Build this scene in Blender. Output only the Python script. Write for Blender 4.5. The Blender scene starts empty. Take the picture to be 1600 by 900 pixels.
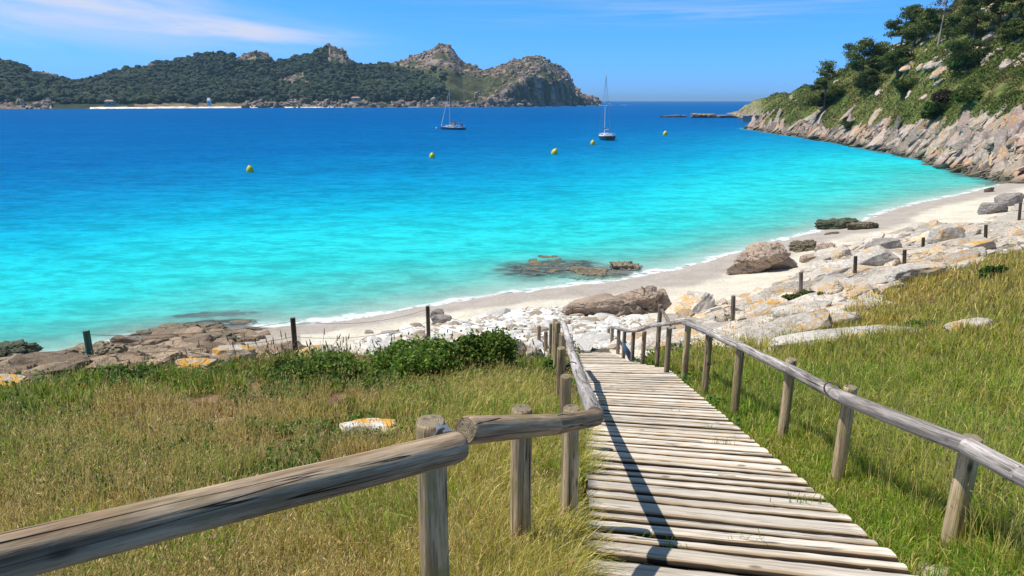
import bpy, math, numpy as np
from mathutils import Vector, Matrix
R = math.radians
scene = bpy.context.scene
col = scene.collection
# ------------------------------------------------------------------ camera
H = 9.3
PITCH = R(15.35)
FPX = 1067.0
cam_d = bpy.data.cameras.new('camera'); cam = bpy.data.objects.new('camera', cam_d); col.objects.link(cam)
cam_d.sensor_width = 36; cam_d.lens = 24.0; cam_d.clip_start = 0.05; cam_d.clip_end = 90000
cam.location = (0, 0, H); cam.rotation_euler = (math.pi/2 - PITCH, 0, 0)
scene.camera = cam
# ------------------------------------------------------------------ sun and sky
SUN_DIR = Vector((0.45, -0.04, -0.80)).normalized()       # the way light travels
sun_d = bpy.data.lights.new('sun', 'SUN'); sun = bpy.data.objects.new('sun', sun_d); col.objects.link(sun)
sun_d.energy = 4.9; sun_d.angle = R(0.53); sun_d.color = (1.0, 0.95, 0.86)
sun.rotation_euler = SUN_DIR.to_track_quat('-Z', 'Y').to_euler()
W = bpy.data.worlds.new('World'); scene.world = W; W.use_nodes = True
wn = W.node_tree.nodes; wl = W.node_tree.links; wn.clear()
def N(nodes, t, **k):
    n = nodes.new(t)
    for a, b in k.items(): setattr(n, a, b)
    return n
wo = N(wn, 'ShaderNodeOutputWorld'); wb = N(wn, 'ShaderNodeBackground')
sky = N(wn, 'ShaderNodeTexSky', sky_type='NISHITA', sun_disc=False, sun_elevation=math.asin(-SUN_DIR.z),
        sun_rotation=math.atan2(-SUN_DIR.x, -SUN_DIR.y), air_density=1.0, dust_density=0.15, ozone_density=2.0)
hs = N(wn, 'ShaderNodeHueSaturation'); hs.inputs['Saturation'].default_value = 1.12; hs.inputs['Hue'].default_value = 0.503
tint = N(wn, 'ShaderNodeMixRGB', blend_type='MULTIPLY'); tint.inputs[0].default_value = 1.0; wl.new(sky.outputs[0], hs.inputs['Color']); wl.new(hs.outputs[0], tint.inputs[1])
wtc = N(wn, 'ShaderNodeTexCoord'); wsep = N(wn, 'ShaderNodeSeparateXYZ'); wl.new(wtc.outputs['Generated'], wsep.inputs[0])
def wm(op, a, b=None, c=None):
    n = N(wn, 'ShaderNodeMath', operation=op)
    for i, v in enumerate((a, b, c)):
        if v is None: continue
        if isinstance(v, (int, float)): n.inputs[i].default_value = v
        else: wl.new(v, n.inputs[i])
    return n.outputs[0]
az = wm('ARCTAN2', wsep.outputs[0], wsep.outputs[1]); el = wm('ARCSINE', wsep.outputs[2])
def cloud(azc, elc, tilt, sa, se, scx, scy, seed, amount, lo, hi):
    da = wm('SUBTRACT', az, azc); de = wm('SUBTRACT', wm('SUBTRACT', el, elc), wm('MULTIPLY', da, tilt))
    q = wm('ADD', wm('POWER', wm('ABSOLUTE', wm('DIVIDE', da, sa)), 2.0), wm('POWER', wm('ABSOLUTE', wm('DIVIDE', de, se)), 2.0))
    mask = wm('EXPONENT', wm('MULTIPLY', q, -1.0))
    cx = N(wn, 'ShaderNodeCombineXYZ'); wl.new(wm('MULTIPLY', da, scx), cx.inputs[0]); wl.new(wm('MULTIPLY', de, scy), cx.inputs[1]); cx.inputs[2].default_value = seed
    nz = N(wn, 'ShaderNodeTexNoise'); nz.inputs['Detail'].default_value = 9; nz.inputs['Roughness'].default_value = 0.55; nz.inputs['Scale'].default_value = 1; nz.inputs['Distortion'].default_value = 0.4
    wl.new(cx.outputs[0], nz.inputs['Vector'])
    mr = N(wn, 'ShaderNodeMapRange', interpolation_type='SMOOTHSTEP'); mr.inputs[1].default_value = lo; mr.inputs[2].default_value = hi
    wl.new(nz.outputs[0], mr.inputs[0])
    return wm('MULTIPLY', wm('MULTIPLY', mask, mr.outputs[0]), amount)
tr_ = N(wn, 'ShaderNodeValToRGB'); wl.new(wm('MULTIPLY', el, 1.0), tr_.inputs[0]); _e = tr_.color_ramp.elements
_e[0].position = 0.0; _e[0].color = (.34, .80, 2.35, 1); _e[1].position = .6; _e[1].color = (1.15, 1.12, 1.0, 1)
for _p, _c in ((.06, (.32, .90, 2.1, 1)), (.15, (.31, 1.02, 1.55, 1)), (.3, (.7, .98, 1.15, 1))):
    _k = _e.new(_p); _k.color = _c
wl.new(tr_.outputs[0], tint.inputs[2])
c1 = cloud(R(-35), R(7.3), -0.15, R(14), R(2.5), 5, 30, 3.1, 1.0, 0.16, 0.62)
c2 = cloud(R(-22), R(5.0), -0.05, R(9), R(0.8), 6, 50, 8.7, 0.8, 0.32, 0.7)
c3 = cloud(R(-37), R(4.3), 0.0, R(5), R(1.0), 8, 50, 1.7, 0.45, 0.35, 0.75)
c4 = cloud(R(16), R(8.0), -0.02, R(22), R(1.1), 4, 90, 5.5, 0.65, 0.36, 0.75)
c5 = cloud(R(14), R(6.2), 0.0, R(14), R(0.6), 4, 90, 9.5, 0.45, 0.36, 0.75)
cs = wm('MINIMUM', wm('ADD', wm('ADD', wm('ADD', c1, c2), wm('ADD', c3, c4)), c5), 0.9)
cm = N(wn, 'ShaderNodeMixRGB'); wl.new(cs, cm.inputs[0]); wl.new(tint.outputs[0], cm.inputs[1]); cm.inputs[2].default_value = (7.6, 8.0, 9.6, 1)
wl.new(cm.outputs[0], wb.inputs[0]); wb.inputs[1].default_value = 0.095; wl.new(wb.outputs[0], wo.inputs[0])
scene.view_settings.view_transform = 'Standard'; scene.view_settings.look = 'None'
scene.view_settings.gamma = 1.0; scene.view_settings.use_curve_mapping = False
scene.view_settings.exposure = 0.0
scene.cycles.use_denoising = True
scene.cycles.max_bounces = 6; scene.cycles.diffuse_bounces = 3; scene.cycles.transparent_max_bounces = 8
scene.cycles.transmission_bounces = 3; scene.cycles.glossy_bounces = 2
# ------------------------------------------------------------------ projection between the view and the place
CP, SP = math.cos(PITCH), math.sin(PITCH)
def P(px, py, f):                       # depth along the camera axis
    x = (px-800)/FPX*f; u = -(py-450)/FPX*f
    return Vector((x, f*CP+u*SP, H - f*SP + u*CP))
def dirv(px, py):
    x = (px-800)/FPX; u = -(py-450)/FPX
    return np.array([x, CP+u*SP, -SP+u*CP])
def PZ(px, py, z):
    d = dirv(px, py); t = (z-H)/d[2]; return np.array([d[0]*t, d[1]*t, z])
def PD(px, py, D):
    d = dirv(px, py); t = D/math.hypot(d[0], d[1]); return np.array([d[0]*t, d[1]*t, H+d[2]*t])
def to_px(x, y, z):
    w = z-H; f = y*CP - w*SP; u = y*SP + w*CP
    f = np.where(f > 0.05, f, 0.05)
    return 800+FPX*x/f, 450-FPX*u/f, f
# ------------------------------------------------------------------ numpy noise
def _h(ix, iy, iz, s):
    h = (ix.astype(np.int64)*374761393 + iy.astype(np.int64)*668265263 + iz.astype(np.int64)*2147483647 + s*974711) & 0xFFFFFFFF
    h = ((h ^ (h >> 13))*1274126177) & 0xFFFFFFFF
    h = ((h ^ (h >> 15))*2246822519) & 0xFFFFFFFF
    return ((h ^ (h >> 16)) & 0xFFFFFF)/float(0xFFFFFF)
def vnoise(x, y, z=None, s=0):
    if z is None: z = np.zeros_like(x)
    ix, iy, iz = np.floor(x), np.floor(y), np.floor(z)
    fx, fy, fz = x-ix, y-iy, z-iz
    fx = fx*fx*(3-2*fx); fy = fy*fy*(3-2*fy); fz = fz*fz*(3-2*fz)
    r = 0
    for a in (0, 1):
        for b in (0, 1):
            for c in (0, 1):
                w = (fx if a else 1-fx)*(fy if b else 1-fy)*(fz if c else 1-fz)
                r = r + w*_h(ix+a, iy+b, iz+c, s)
    return r*2-1
def fbm(x, y, z=None, s=0, o=4, g=0.5):
    r = 0; a = 1; t = 0
    for i in range(o):
        r = r + a*vnoise(x*2**i+i*7.3, y*2**i-i*3.1, None if z is None else z*2**i, s+i); t += a; a *= g
    return r/t
def sstep(a, b, x):
    t = np.clip((x-a)/(b-a), 0, 1); return t*t*(3-2*t)
def inpoly(px, py, poly):
    r = np.zeros(px.shape, bool); n = len(poly)
    for i in range(n):
        x1, y1 = poly[i]; x2, y2 = poly[(i+1) % n]
        if y1 == y2: continue
        c = ((y1 > py) != (y2 > py)) & (px < (x2-x1)*(py-y1)/(y2-y1)+x1)
        r ^= c
    return r
# ------------------------------------------------------------------ the surface the walkway lies on
def deckz(y):
    f = (y+1.536*SP)/(CP-0.01406*SP)
    u = -(1.536+0.01406*f)
    return H - f*SP + u*CP
# ------------------------------------------------------------------ terrain control points
class TPS:
    def __init__(s, pts, reg=2e-4):
        p = np.array(pts, float); s.c = s.uv(p[:, 0], p[:, 1]); n = len(p)
        A = np.zeros((n+3, n+3)); A[:n, :n] = s.k(s.c, s.c)+reg*np.eye(n)
        A[:n, n] = 1; A[:n, n+1:] = s.c; A[n, :n] = 1; A[n+1:, :n] = s.c.T
        b = np.zeros(n+3); b[:n] = p[:, 2]; s.w = np.linalg.solve(A, b)
    def uv(s, x, y): return np.stack([np.arctan2(x, y)*2.0, np.log(np.hypot(x, y)+0.2)], 1)
    def k(s, a, b):
        d2 = ((a[:, None, :]-b[None])**2).sum(2); return 0.5*d2*np.log(d2+1e-12)
    def __call__(s, x, y):
        sh = np.shape(x); x = np.ravel(x); y = np.ravel(y); out = np.empty(x.size); n = len(s.c)
        for i in range(0, x.size, 40000):
            q = s.uv(x[i:i+40000], y[i:i+40000])
            out[i:i+40000] = s.k(q, s.c)@s.w[:n] + s.w[n] + q@s.w[n+1:]
        return out.reshape(sh)
G = []
for a in (-70, -40, -15, 5, 25, 45, 70):
    for r in (0.4, 1.2, 2.4):
        x, y = r*math.sin(R(a)), r*math.cos(R(a)); G.append((x, y, deckz(y)-0.15+0.02*max(0, -a)/10*0.3))
for px, py in ((-200, 900), (0, 900), (300, 900), (600, 900), (-200, 780), (0, 780), (300, 780), (600, 780), (0, 690), (300, 690), (600, 690), (780, 700), (870, 640), (700, 640), (400, 640), (100, 640), (880, 600), (880, 760),
               (1000, 900), (1000, 750), (1000, 640), (1000, 590), (1480, 900), (1600, 900), (1350, 760), (1600, 760), (1800, 800), (1240, 690), (1150, 630), (1400, 680), (1600, 680), (1800, 700), (1250, 630)):
    f = 1639/(py-465.); p = P(px, py, f); G.append((p.x, p.y, p.z-0.14))
def gz(l):
    for px, py, z in l:
        p = PZ(px, py, z); G.append(tuple(p))
gz([(-200, 610, 4.2), (0, 603, 4.1), (135, 582, 3.75), (300, 578, 3.5), (457, 564, 3.2), (600, 560, 2.95), (740, 572, 3.0), (830, 566, 2.8), (880, 552, 2.6),
    (1000, 556, 2.35), (1100, 560, 2.85), (1300, 575, 4.2), (1500, 575, 4.75), (1700, 575, 5.0), (1300, 520, 3.5), (1450, 510, 3.9), (1600, 520, 4.5), (1600, 400, 3.6), (1500, 425, 3.2), (1400, 450, 3.0), (1300, 480, 2.9), (1200, 510, 2.75), (1800, 390, 5), (1800, 520, 5.0),
    # shelf of rock and sand below the field
    (-200, 590, 1.2), (0, 588, 1.0), (130, 566, 1.0), (250, 553, 1.2), (350, 548, 1.4), (457, 540, 1.5), (560, 530, 1.35), (700, 512, 1.4), (850, 500, 1.5), (930, 535, 2.15), (930, 515, 1.8), (980, 492, 1.25),
    (1080, 470, 1.05), (1150, 445, .75), (1250, 412, .8), (1080, 505, 2.0), (1150, 503, 2.1), (1252, 458, 2.0), (1337, 425, 2.1), (1414, 411, 2.4), (1443, 387, 1.7), (1540, 370, 2.1), (1593, 339, 1.7), (1700, 330, 2.6),
    (1330, 380, .75), (1400, 357, .55), (1400, 345, .35), (1500, 325, .8), (1570, 303, .5), (1640, 300, 1.0), (1750, 290, 2),
    # waterline
    (-200, 565, 0), (0, 552, 0), (100, 556, 0), (190, 535, .05), (300, 525, .05), (400, 513, 0), (480, 507, 0), (560, 497, 0), (620, 487, 0), (750, 466, 0), (900, 447, 0), (1020, 429, 0), (1120, 404, 0), (1200, 382, 0), (1260, 366, 0), (1300, 358, 0), (1380, 333, 0), (1450, 314, 0), (1530, 297, 0), (1600, 285, 0)])
for px, py, d in ((-200, 520, .7), (0, 520, .7), (300, 490, .6), (500, 470, .55), (700, 435, .6), (900, 410, .6), (1060, 380, .7), (1200, 350, .7), (1330, 315, .7), (1450, 290, .7), (1530, 285, .5),
                  (-200, 440, 1.6), (0, 435, 1.9), (300, 420, 1.3), (600, 390, 1.4), (900, 365, 1.4), (1100, 330, 1.3), (1250, 300, 1.2), (1400, 272, 1.0), (1480, 268, .9),
                  (-200, 370, 4.6), (0, 365, 4.0), (300, 345, 3.4), (600, 325, 3.3), (900, 305, 3.2), (1100, 275, 2.7), (1250, 255, 2.4), (1370, 246, 2.2),
                  (-200, 310, 8.0), (0, 300, 7.0), (300, 285, 6.4), (600, 270, 6.2), (900, 250, 5.9), (1100, 235, 5.0), (1250, 228, 4.2),
                  (-200, 255, 10.5), (0, 245, 10), (300, 235, 9.6), (600, 225, 9.2), (900, 212, 8.8), (1100, 207, 7.5), (1180, 212, 6), (0, 195, 12.5), (400, 195, 12.5), (800, 188, 12.5), (1100, 184, 12.5), (1000, 170, 14), (400, 175, 14), (-300, 190, 13)):
    p = PZ(px, py, 0); G.append((p[0], p[1], -d))
for px, D, z in ((1300, 200, -6), (1500, 140, -4), (1700, 110, -4), (1900, 90, 0)):
    p = PD(px, 200, D); G.append((p[0], p[1], z))
_tg = TPS(G)
REEFS = [(862, 418, 3.3, 2.1, -.12), (950, 424, 2.0, 1.1, -.02), (335, 491, 2.0, .6, -.3), (300, 517, 3.2, 1.5, -.02)]
RE = []
for px, py, a, b, zt in REEFS:
    p = PZ(px, py, 0); RE.append((p[0], p[1], a, b, zt))
def th(x, y):
    z = _tg(x, y); r = np.hypot(x, y)
    z = z + 0.05*fbm(x*1.1, y*1.1, s=5, o=3)*sstep(1, 3, r) + .10*fbm(x*.25, y*.25, s=9, o=2)*sstep(4, 12, r)*sstep(0, 1.2, z)
    for cx, cy, a, b, zt in RE:
        q = ((x-cx)/a)**2+((y-cy-.16*(x-cx))/b)**2
        m = np.exp(-q*1.3)*(1+.5*fbm(x*1.2, y*1.8, s=31, o=3))
        z = np.where(z < .5, z + (np.maximum(zt - .04 - z, 0)*np.clip(m*1.5, 0, 1)), z)
    return z
def reef_mask(x, y):
    m = 0
    for cx, cy, a, b, zt in RE:
        q = ((x-cx)/a)**2+((y-cy-.16*(x-cx))/b)**2
        m = np.maximum(m, np.exp(-q*1.2)*(1+.7*fbm(x*1.2, y*1.8, s=31, o=3)))
    return sstep(.22, .5, m)
# hillside over the cove
HL = []
def wD(px, py): p = PZ(px, py, 0); return math.hypot(p[0], p[1])
for px, yw, yt, off, yr, Dr in ((1152, 183, 179, 6, 175, 450), (1164, 186, 179, 8, 166, 430), (1176, 203, 196, 4, 158, 400), (1200, 207, 191, 9, 152, 370), (1250, 214, 187, 10, 139, 310), (1300, 222, 184, 11, 119, 262), (1350, 231, 190, 12, 104, 248), (1400, 241, 190, 12, 80, 238), (1450, 251, 190, 12, 62, 230), (1500, 268, 180, 14, 24, 225), (1560, 282, 167, 16, -30, 218), (1640, 296, 158, 17, -90, 212), (1800, 325, 140, 18, -190, 205), (2000, 350, 120, 18, -260, 200)):
    D0 = wD(px, yw)
    for k in (PD(px, yw, D0), PD(px, yt, D0+off), PD(px, yr, Dr)): HL.append(tuple(k))
    for k, z in ((D0-5, -1.6), (D0-12, -3.5), (D0*.75, -6)):
        p = PD(px, 200, k); HL.append((p[0], p[1], z))
    zr = PD(px, yr, Dr)[2]
    for k, z in ((Dr+40, zr-4), (Dr+130, zr*.3), (Dr+260, -5)):
        p = PD(px, 200, k); HL.append((p[0], p[1], z))
for px, py, D in ((1400, 135, 170), (1500, 112, 150), (1600, 84, 145), (1300, 152, 205), (1450, 120, 158), (1350, 148, 185), (1220, 172, 270), (1250, 165, 262), (1800, 40, 140)):
    HL.append(tuple(PD(px, py, D)))
for px in (1128, 1090):
    for D in (150, 220, 330, 450, 600):
        p = PD(px, 200, D); HL.append((p[0], p[1], -5))
_hg = TPS(HL)
def hill_base(x, y): return _hg(x, y)
def hill(x, y):
    z = hill_base(x, y)
    up = sstep(-.5, 3, z)
    z = z + up*(1.3*fbm(x*.06, y*.06, s=70, o=3) + .55*fbm(x*.3, y*.3, s=71, o=3))
    cl = sstep(-1, 1, z)*(1-sstep(6, 9, z))
    return z + cl*(.7*np.abs(fbm(x*.22+y*.1, y*.3, s=75, o=4)))
def hit(px, py, fn=th, r0=1.5, r1=160, n=500):
    d = dirv(px, py); h = math.hypot(d[0], d[1])
    r = np.exp(np.linspace(math.log(r0), math.log(r1), n)); x = d[0]/h*r; y = d[1]/h*r; zr = H+d[2]/h*r
    z = fn(x, y); k = np.where(zr <= z)[0]
    if not len(k): return None
    i = k[0]; return Vector((x[i], y[i], z[i]))
# ------------------------------------------------------------------ helpers for objects
def tag(o, label=None, cat=None, group=None, kind=None):
    if label: o['label'] = label
    if cat: o['category'] = cat
    if group: o['group'] = group
    if kind: o['kind'] = kind
    return o
def mesh_arr(name, V, F, mat, cols=None, smooth=False, parent=None):
    me = bpy.data.meshes.new(name); V = np.asarray(V, np.float32); F = np.asarray(F, np.int32)
    n, k = F.shape
    me.vertices.add(len(V)); me.vertices.foreach_set('co', V.ravel())
    me.loops.add(n*k); me.loops.foreach_set('vertex_index', F.ravel())
    me.polygons.add(n); me.polygons.foreach_set('loop_start', np.arange(n, dtype=np.int32)*k)
    me.polygons.foreach_set('loop_total', np.full(n, k, np.int32))
    me.polygons.foreach_set('use_smooth', np.full(n, smooth, bool))
    me.update(calc_edges=True)
    if cols is not None:
        for an, c in (cols.items() if isinstance(cols, dict) else (('Col', cols),)):
            c = np.asarray(c, np.float32)
            if c.ndim == 1:
                a = me.attributes.new(an, 'FLOAT', 'POINT'); a.data.foreach_set('value', c)
            else:
                a = me.attributes.new(an, 'FLOAT_COLOR', 'POINT'); a.data.foreach_set('color', np.concatenate([c[:, :3], np.ones((len(c), 1), np.float32)], 1).ravel())
    me.materials.append(mat)
    o = bpy.data.objects.new(name, me); col.objects.link(o)
    if parent: o.parent = parent
    return o
def empty(name, loc):
    o = bpy.data.objects.new(name, None); o.location = loc; o.empty_display_size = .2; col.objects.link(o); return o
def grid_faces(nu, nv):
    i = np.arange(nu-1)[:, None]*nv+np.arange(nv-1)[None]
    return np.stack([i, i+nv, i+nv+1, i+1], -1).reshape(-1, 4)
# ------------------------------------------------------------------ materials
class MT:
    def __init__(s, name):
        s.m = bpy.data.materials.new(name); s.m.use_nodes = True; s.n = s.m.node_tree.nodes; s.l = s.m.node_tree.links; s.n.clear()
        s.out = s.n.new('ShaderNodeOutputMaterial')
    def node(s, t, ins=None, **k):
        n = s.n.new(t)
        for a, b in k.items(): setattr(n, a, b)
        for a, b in (ins or {}).items(): s.put(n, a, b)
        return n
    def put(s, n, key, v):
        if hasattr(v, 'is_linked') or hasattr(v, 'links'): s.l.new(v, n.inputs[key])
        else:
            if isinstance(v, tuple) and len(v) == 3 and n.inputs[key].type == 'RGBA': v = v+(1,)
            n.inputs[key].default_value = v
    def noise(s, vec, scale, detail=4, rough=.55, dist=0): return s.node('ShaderNodeTexNoise', {'Vector': vec, 'Scale': scale, 'Detail': float(detail), 'Roughness': rough, 'Distortion': float(dist)}).outputs[0]
    def mapr(s, v, a, b, c=0., d=1.): return s.node('ShaderNodeMapRange', {0: v, 1: a, 2: b, 3: c, 4: d}, interpolation_type='SMOOTHSTEP').outputs[0]
    def math(s, op, a, b=0.): return s.node('ShaderNodeMath', {0: a, 1: b}, operation=op).outputs[0]
    def mix(s, f, a, b, bt='MIX'): return s.node('ShaderNodeMixRGB', {0: f, 1: a, 2: b}, blend_type=bt).outputs[0]
    def scalevec(s, v, sc): return s.node('ShaderNodeMapping', {0: v, 3: sc}).outputs[0]
    def bump(s, h, strength, dist): return s.node('ShaderNodeBump', {'Height': h, 'Strength': strength, 'Distance': dist}).outputs[0]
    def bsdf(s, **k):
        b = s.n.new('ShaderNodeBsdfPrincipled')
        for a, v in k.items(): s.put(b, {'color': 'Base Color', 'rough': 'Roughness', 'normal': 'Normal', 'spec': 'Specular IOR Level', 'metal': 'Metallic', 'alpha': 'Alpha'}[a], v)
        s.l.new(b.outputs[0], s.out.inputs[0]); return b
def plain(name, c, rough=.5, var=.12, sc=6, metal=0.):
    t = MT(name); v = t.node('ShaderNodeTexCoord').outputs['Object']
    n = t.noise(v, sc, 5)
    t.bsdf(color=t.mix(n, tuple(x*(1-var) for x in c), tuple(min(1, x*(1+var)) for x in c)), rough=rough, metal=metal); return t.m
def wood(name, c_light, c_mid, c_dark, edge=None, moss=(.16, .15, .05), moss_amt=.0, end=(.36, .29, .19), crack=.5, along='Z', sc=1.0, dirt=.5):
    t = MT(name); tc = t.node('ShaderNodeTexCoord'); ob = tc.outputs['Object']
    rnd = t.node('ShaderNodeObjectInfo').outputs['Random']
    off = t.node('ShaderNodeCombineXYZ', {0: t.math('MULTIPLY', rnd, 37.), 1: t.math('MULTIPLY', rnd, 91.), 2: t.math('MULTIPLY', rnd, 53.)}).outputs[0]
    v = t.node('ShaderNodeVectorMath', {0: ob, 1: off}, operation='ADD').outputs[0]
    A = {'Z': lambda a, b: (a, a, b), 'X': lambda a, b: (b, a, a)}[along]
    g1 = t.noise(t.scalevec(v, A(60*sc, 2.2*sc)), 1., 6, .62, .35)
    g2 = t.noise(t.scalevec(v, A(16*sc, .9*sc)), 1., 5, .6, 1.2)
    big = t.noise(t.scalevec(v, A(6., 1.6)), 1., 4, .6, .6)
    ck = t.noise(t.scalevec(v, A(22*sc, .45*sc)), 1., 3, .5, .6)
    cl = t.mapr(t.math('ABSOLUTE', t.math('SUBTRACT', ck, .5)), .0, .014, 1., 0.)
    ckm = t.math('MULTIPLY', cl, t.mapr(t.noise(t.scalevec(v, A(3., .8)), 1., 2), .46, .58))
    c = t.mix(t.mapr(g1, .3, .72), c_dark, c_mid); c = t.mix(t.mapr(g2, .38, .66), c, c_light)
    c = t.mix(t.math('MULTIPLY', t.mapr(big, .52, .70), dirt), c, tuple(x*.42 for x in c_mid))
    fine = t.noise(t.scalevec(v, A(150*sc, 9*sc)), 1., 3, .6); c = t.mix(t.math('MULTIPLY', t.mapr(fine, .50, .66), .55), c, c_dark)
    kv = t.node('ShaderNodeTexVoronoi', {'Vector': t.scalevec(v, A(5., 2.4)), 'Scale': 1.}).outputs['Distance']; c = t.mix(t.mapr(kv, .06, .13, .8, 0.), c, tuple(x*.35 for x in c_dark))
    if moss_amt: c = t.mix(t.math('MULTIPLY', t.mapr(t.noise(v, 5.5, 5), .5, .66), moss_amt), c, moss)
    c = t.mix(t.math('MULTIPLY', ckm, crack), c, (.018, .014, .011))
    if edge:
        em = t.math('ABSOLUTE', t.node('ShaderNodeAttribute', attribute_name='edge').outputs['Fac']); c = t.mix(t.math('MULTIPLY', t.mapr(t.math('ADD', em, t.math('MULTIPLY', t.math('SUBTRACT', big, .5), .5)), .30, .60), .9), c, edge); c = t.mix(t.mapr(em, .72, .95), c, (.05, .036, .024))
    br = t.mapr(rnd, 0., 1., .8, 1.12); c = t.mix(1., c, t.node('ShaderNodeCombineColor', {0: br, 1: br, 2: br}).outputs[0], 'MULTIPLY')
    if along == 'Z':                                                    # sawn ends with year rings
        sn = t.node('ShaderNodeSeparateXYZ', {0: tc.outputs['Normal']}); sp = t.node('ShaderNodeSeparateXYZ', {0: ob})
        rr = t.math('SQRT', t.math('ADD', t.math('POWER', sp.outputs[0], 2.), t.math('POWER', sp.outputs[1], 2.)))
        rr = t.math('ADD', rr, t.math('MULTIPLY', t.noise(v, 14., 3), .02))
        ring = t.mapr(t.math('SINE', t.math('MULTIPLY', rr, 700.)), -1., 1.)
        ec = t.mix(ring, tuple(x*.6 for x in end), end); ec = t.mix(t.mapr(t.noise(v, 25., 5), .5, .7), ec, tuple(x*.35 for x in end))
        c = t.mix(t.mapr(t.math('ABSOLUTE', sn.outputs[2]), .75, .9), c, ec)
    hgt = t.math('SUBTRACT', t.math('ADD', t.math('MULTIPLY', g1, .5), g2), t.math('MULTIPLY', ckm, 1.6))
    t.bsdf(color=c, rough=.82, spec=.25, normal=t.bump(hgt, .95, .009)); return t.m
M = {}
M['rail_near'] = wood('weathered_rail_wood', (.72, .55, .37), (.47, .32, .195), (.20, .13, .08), moss_amt=.35, moss=(.26, .22, .09), dirt=.6, crack=.95, sc=.8)
M['rail_grey'] = wood('grey_rail_wood', (.66, .59, .545), (.46, .40, .355), (.15, .13, .12), moss_amt=.06, dirt=.35, crack=.8, sc=.9)
M['post'] = wood('post_wood', (.74, .57, .36), (.52, .37, .21), (.17, .125, .085), moss_amt=.6, moss=(.34, .30, .10), dirt=.45, crack=1.)
M['post_brown'] = wood('brown_post_wood', (.56, .43, .32), (.36, .27, .20), (.15, .11, .08), moss_amt=.15, dirt=.3)
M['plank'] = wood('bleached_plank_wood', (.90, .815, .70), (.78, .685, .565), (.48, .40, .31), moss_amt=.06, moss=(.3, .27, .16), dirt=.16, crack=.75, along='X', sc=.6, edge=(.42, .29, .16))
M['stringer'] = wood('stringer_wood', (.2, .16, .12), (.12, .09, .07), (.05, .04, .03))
M['steel'] = plain('galvanised_steel', (.34, .34, .34), .6, .3, 30, .4)
M['wire'] = plain('rusty_wire', (.12, .08, .06), .6)
def rock_mat(name, base, dark, lich=(.62, .30, .04), lich_amt=.5, pale=(.62, .6, .55), pale_amt=.4, sc=1., bump=.06, tide=False, crk=.3, lo=.50):
    t = MT(name); tc = t.node('ShaderNodeTexCoord'); geo = t.node('ShaderNodeNewGeometry'); v = geo.outputs['Position']
    a = t.noise(v, .9*sc, 6, .6); b = t.noise(v, 9.*sc, 5, .65); cspk = t.noise(v, 45*sc, 2, .5)
    c = t.mix(t.mapr(a, .36, .64), dark, base); c = t.mix(t.math('MULTIPLY', t.mapr(b, .42, .62), pale_amt), c, pale)
    c = t.mix(t.math('MULTIPLY', t.mapr(cspk, .56, .68), .45), c, tuple(x*.4 for x in dark))
    vor = t.node('ShaderNodeTexVoronoi', {'Vector': t.node('ShaderNodeVectorMath', {0: t.scalevec(v, (1., 1., 2.4)), 1: t.node('ShaderNodeTexNoise', {'Vector': v, 'Scale': 1.3*sc, 'Detail': 4.}).outputs['Color']}, operation='ADD').outputs[0], 'Scale': 1.15*sc}, feature='DISTANCE_TO_EDGE')
    ckk = t.math('MULTIPLY', t.mapr(vor.outputs[0], .0, .03, 1., 0.), t.mapr(t.noise(v, 1.1*sc, 3), .46, .60))
    c = t.mix(t.math('MULTIPLY', ckk, crk), c, (.035, .028, .022))
    if lich_amt:
        lm = t.math('MULTIPLY', t.mapr(t.noise(v, .55*sc, 5, .7), lo, lo+.08), t.mapr(t.noise(v, 6*sc, 4, .7), .42, .55))
        nz = t.node('ShaderNodeSeparateXYZ', {0: geo.outputs['Normal']}).outputs[2]
        lm = t.math('MULTIPLY', t.math('MULTIPLY', lm, t.mapr(nz, -.1, .5)), lich_amt)
        c = t.mix(lm, c, t.mix(t.noise(v, 3., 3), lich, (lich[0]*.98, lich[1]*1.18, lich[2]*1.6)))
    if tide:
        hz = t.node('ShaderNodeSeparateXYZ', {0: v}).outputs[2]
        hz = t.math('ADD', hz, t.math('MULTIPLY', t.noise(v, .5, 3), -.8))
        c = t.mix(t.mapr(hz, -.2, 1.0, .85, 0.), c, (.085, .09, .06))
    at = t.node('ShaderNodeAttribute', attribute_name='Col')
    c = t.mix(1., c, at.outputs['Color'], 'MULTIPLY')
    hgt = t.math('ADD', t.math('MULTIPLY', a, 1.2), t.math('SUBTRACT', t.math('MULTIPLY', b, .35), t.math('MULTIPLY', ckk, 1.2*crk)))
    t.bsdf(color=c, rough=.85, spec=.25, normal=t.bump(hgt, .9, bump/sc)); return t.m
M['rock_pale'] = rock_mat('pale_granite', (.58, .52, .45), (.34, .30, .26), lich_amt=.75, pale=(.72, .69, .63), pale_amt=.6)
M['rock_lichen'] = rock_mat('lichen_granite', (.60, .54, .46), (.38, .33, .28), lich_amt=1.3, pale_amt=.5, lo=.42)
M['rock_splash'] = rock_mat('lichen_splashed_granite', (.66, .62, .56), (.46, .43, .38), lich_amt=1.4, pale_amt=.6, lo=.415, pale=(.75, .73, .7))
M['rock_tan'] = rock_mat('tan_granite', (.40, .29, .21), (.24, .175, .13), lich_amt=0., pale=(.5, .42, .35), pale_amt=.5, crk=.8)
M['rock_grey'] = rock_mat('grey_granite', (.33, .29, .265), (.19, .165, .15), lich_amt=.1, pale_amt=.3)
M['rock_wet'] = rock_mat('weedy_rock', (.19, .15, .095), (.085, .07, .045), lich_amt=0, pale=(.30, .26, .19), pale_amt=.5, crk=.9)
M['rock_green'] = rock_mat('algae_rock', (.10, .12, .07), (.035, .05, .035), lich_amt=0, pale=(.2, .2, .12), pale_amt=.35, crk=.8)
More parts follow.
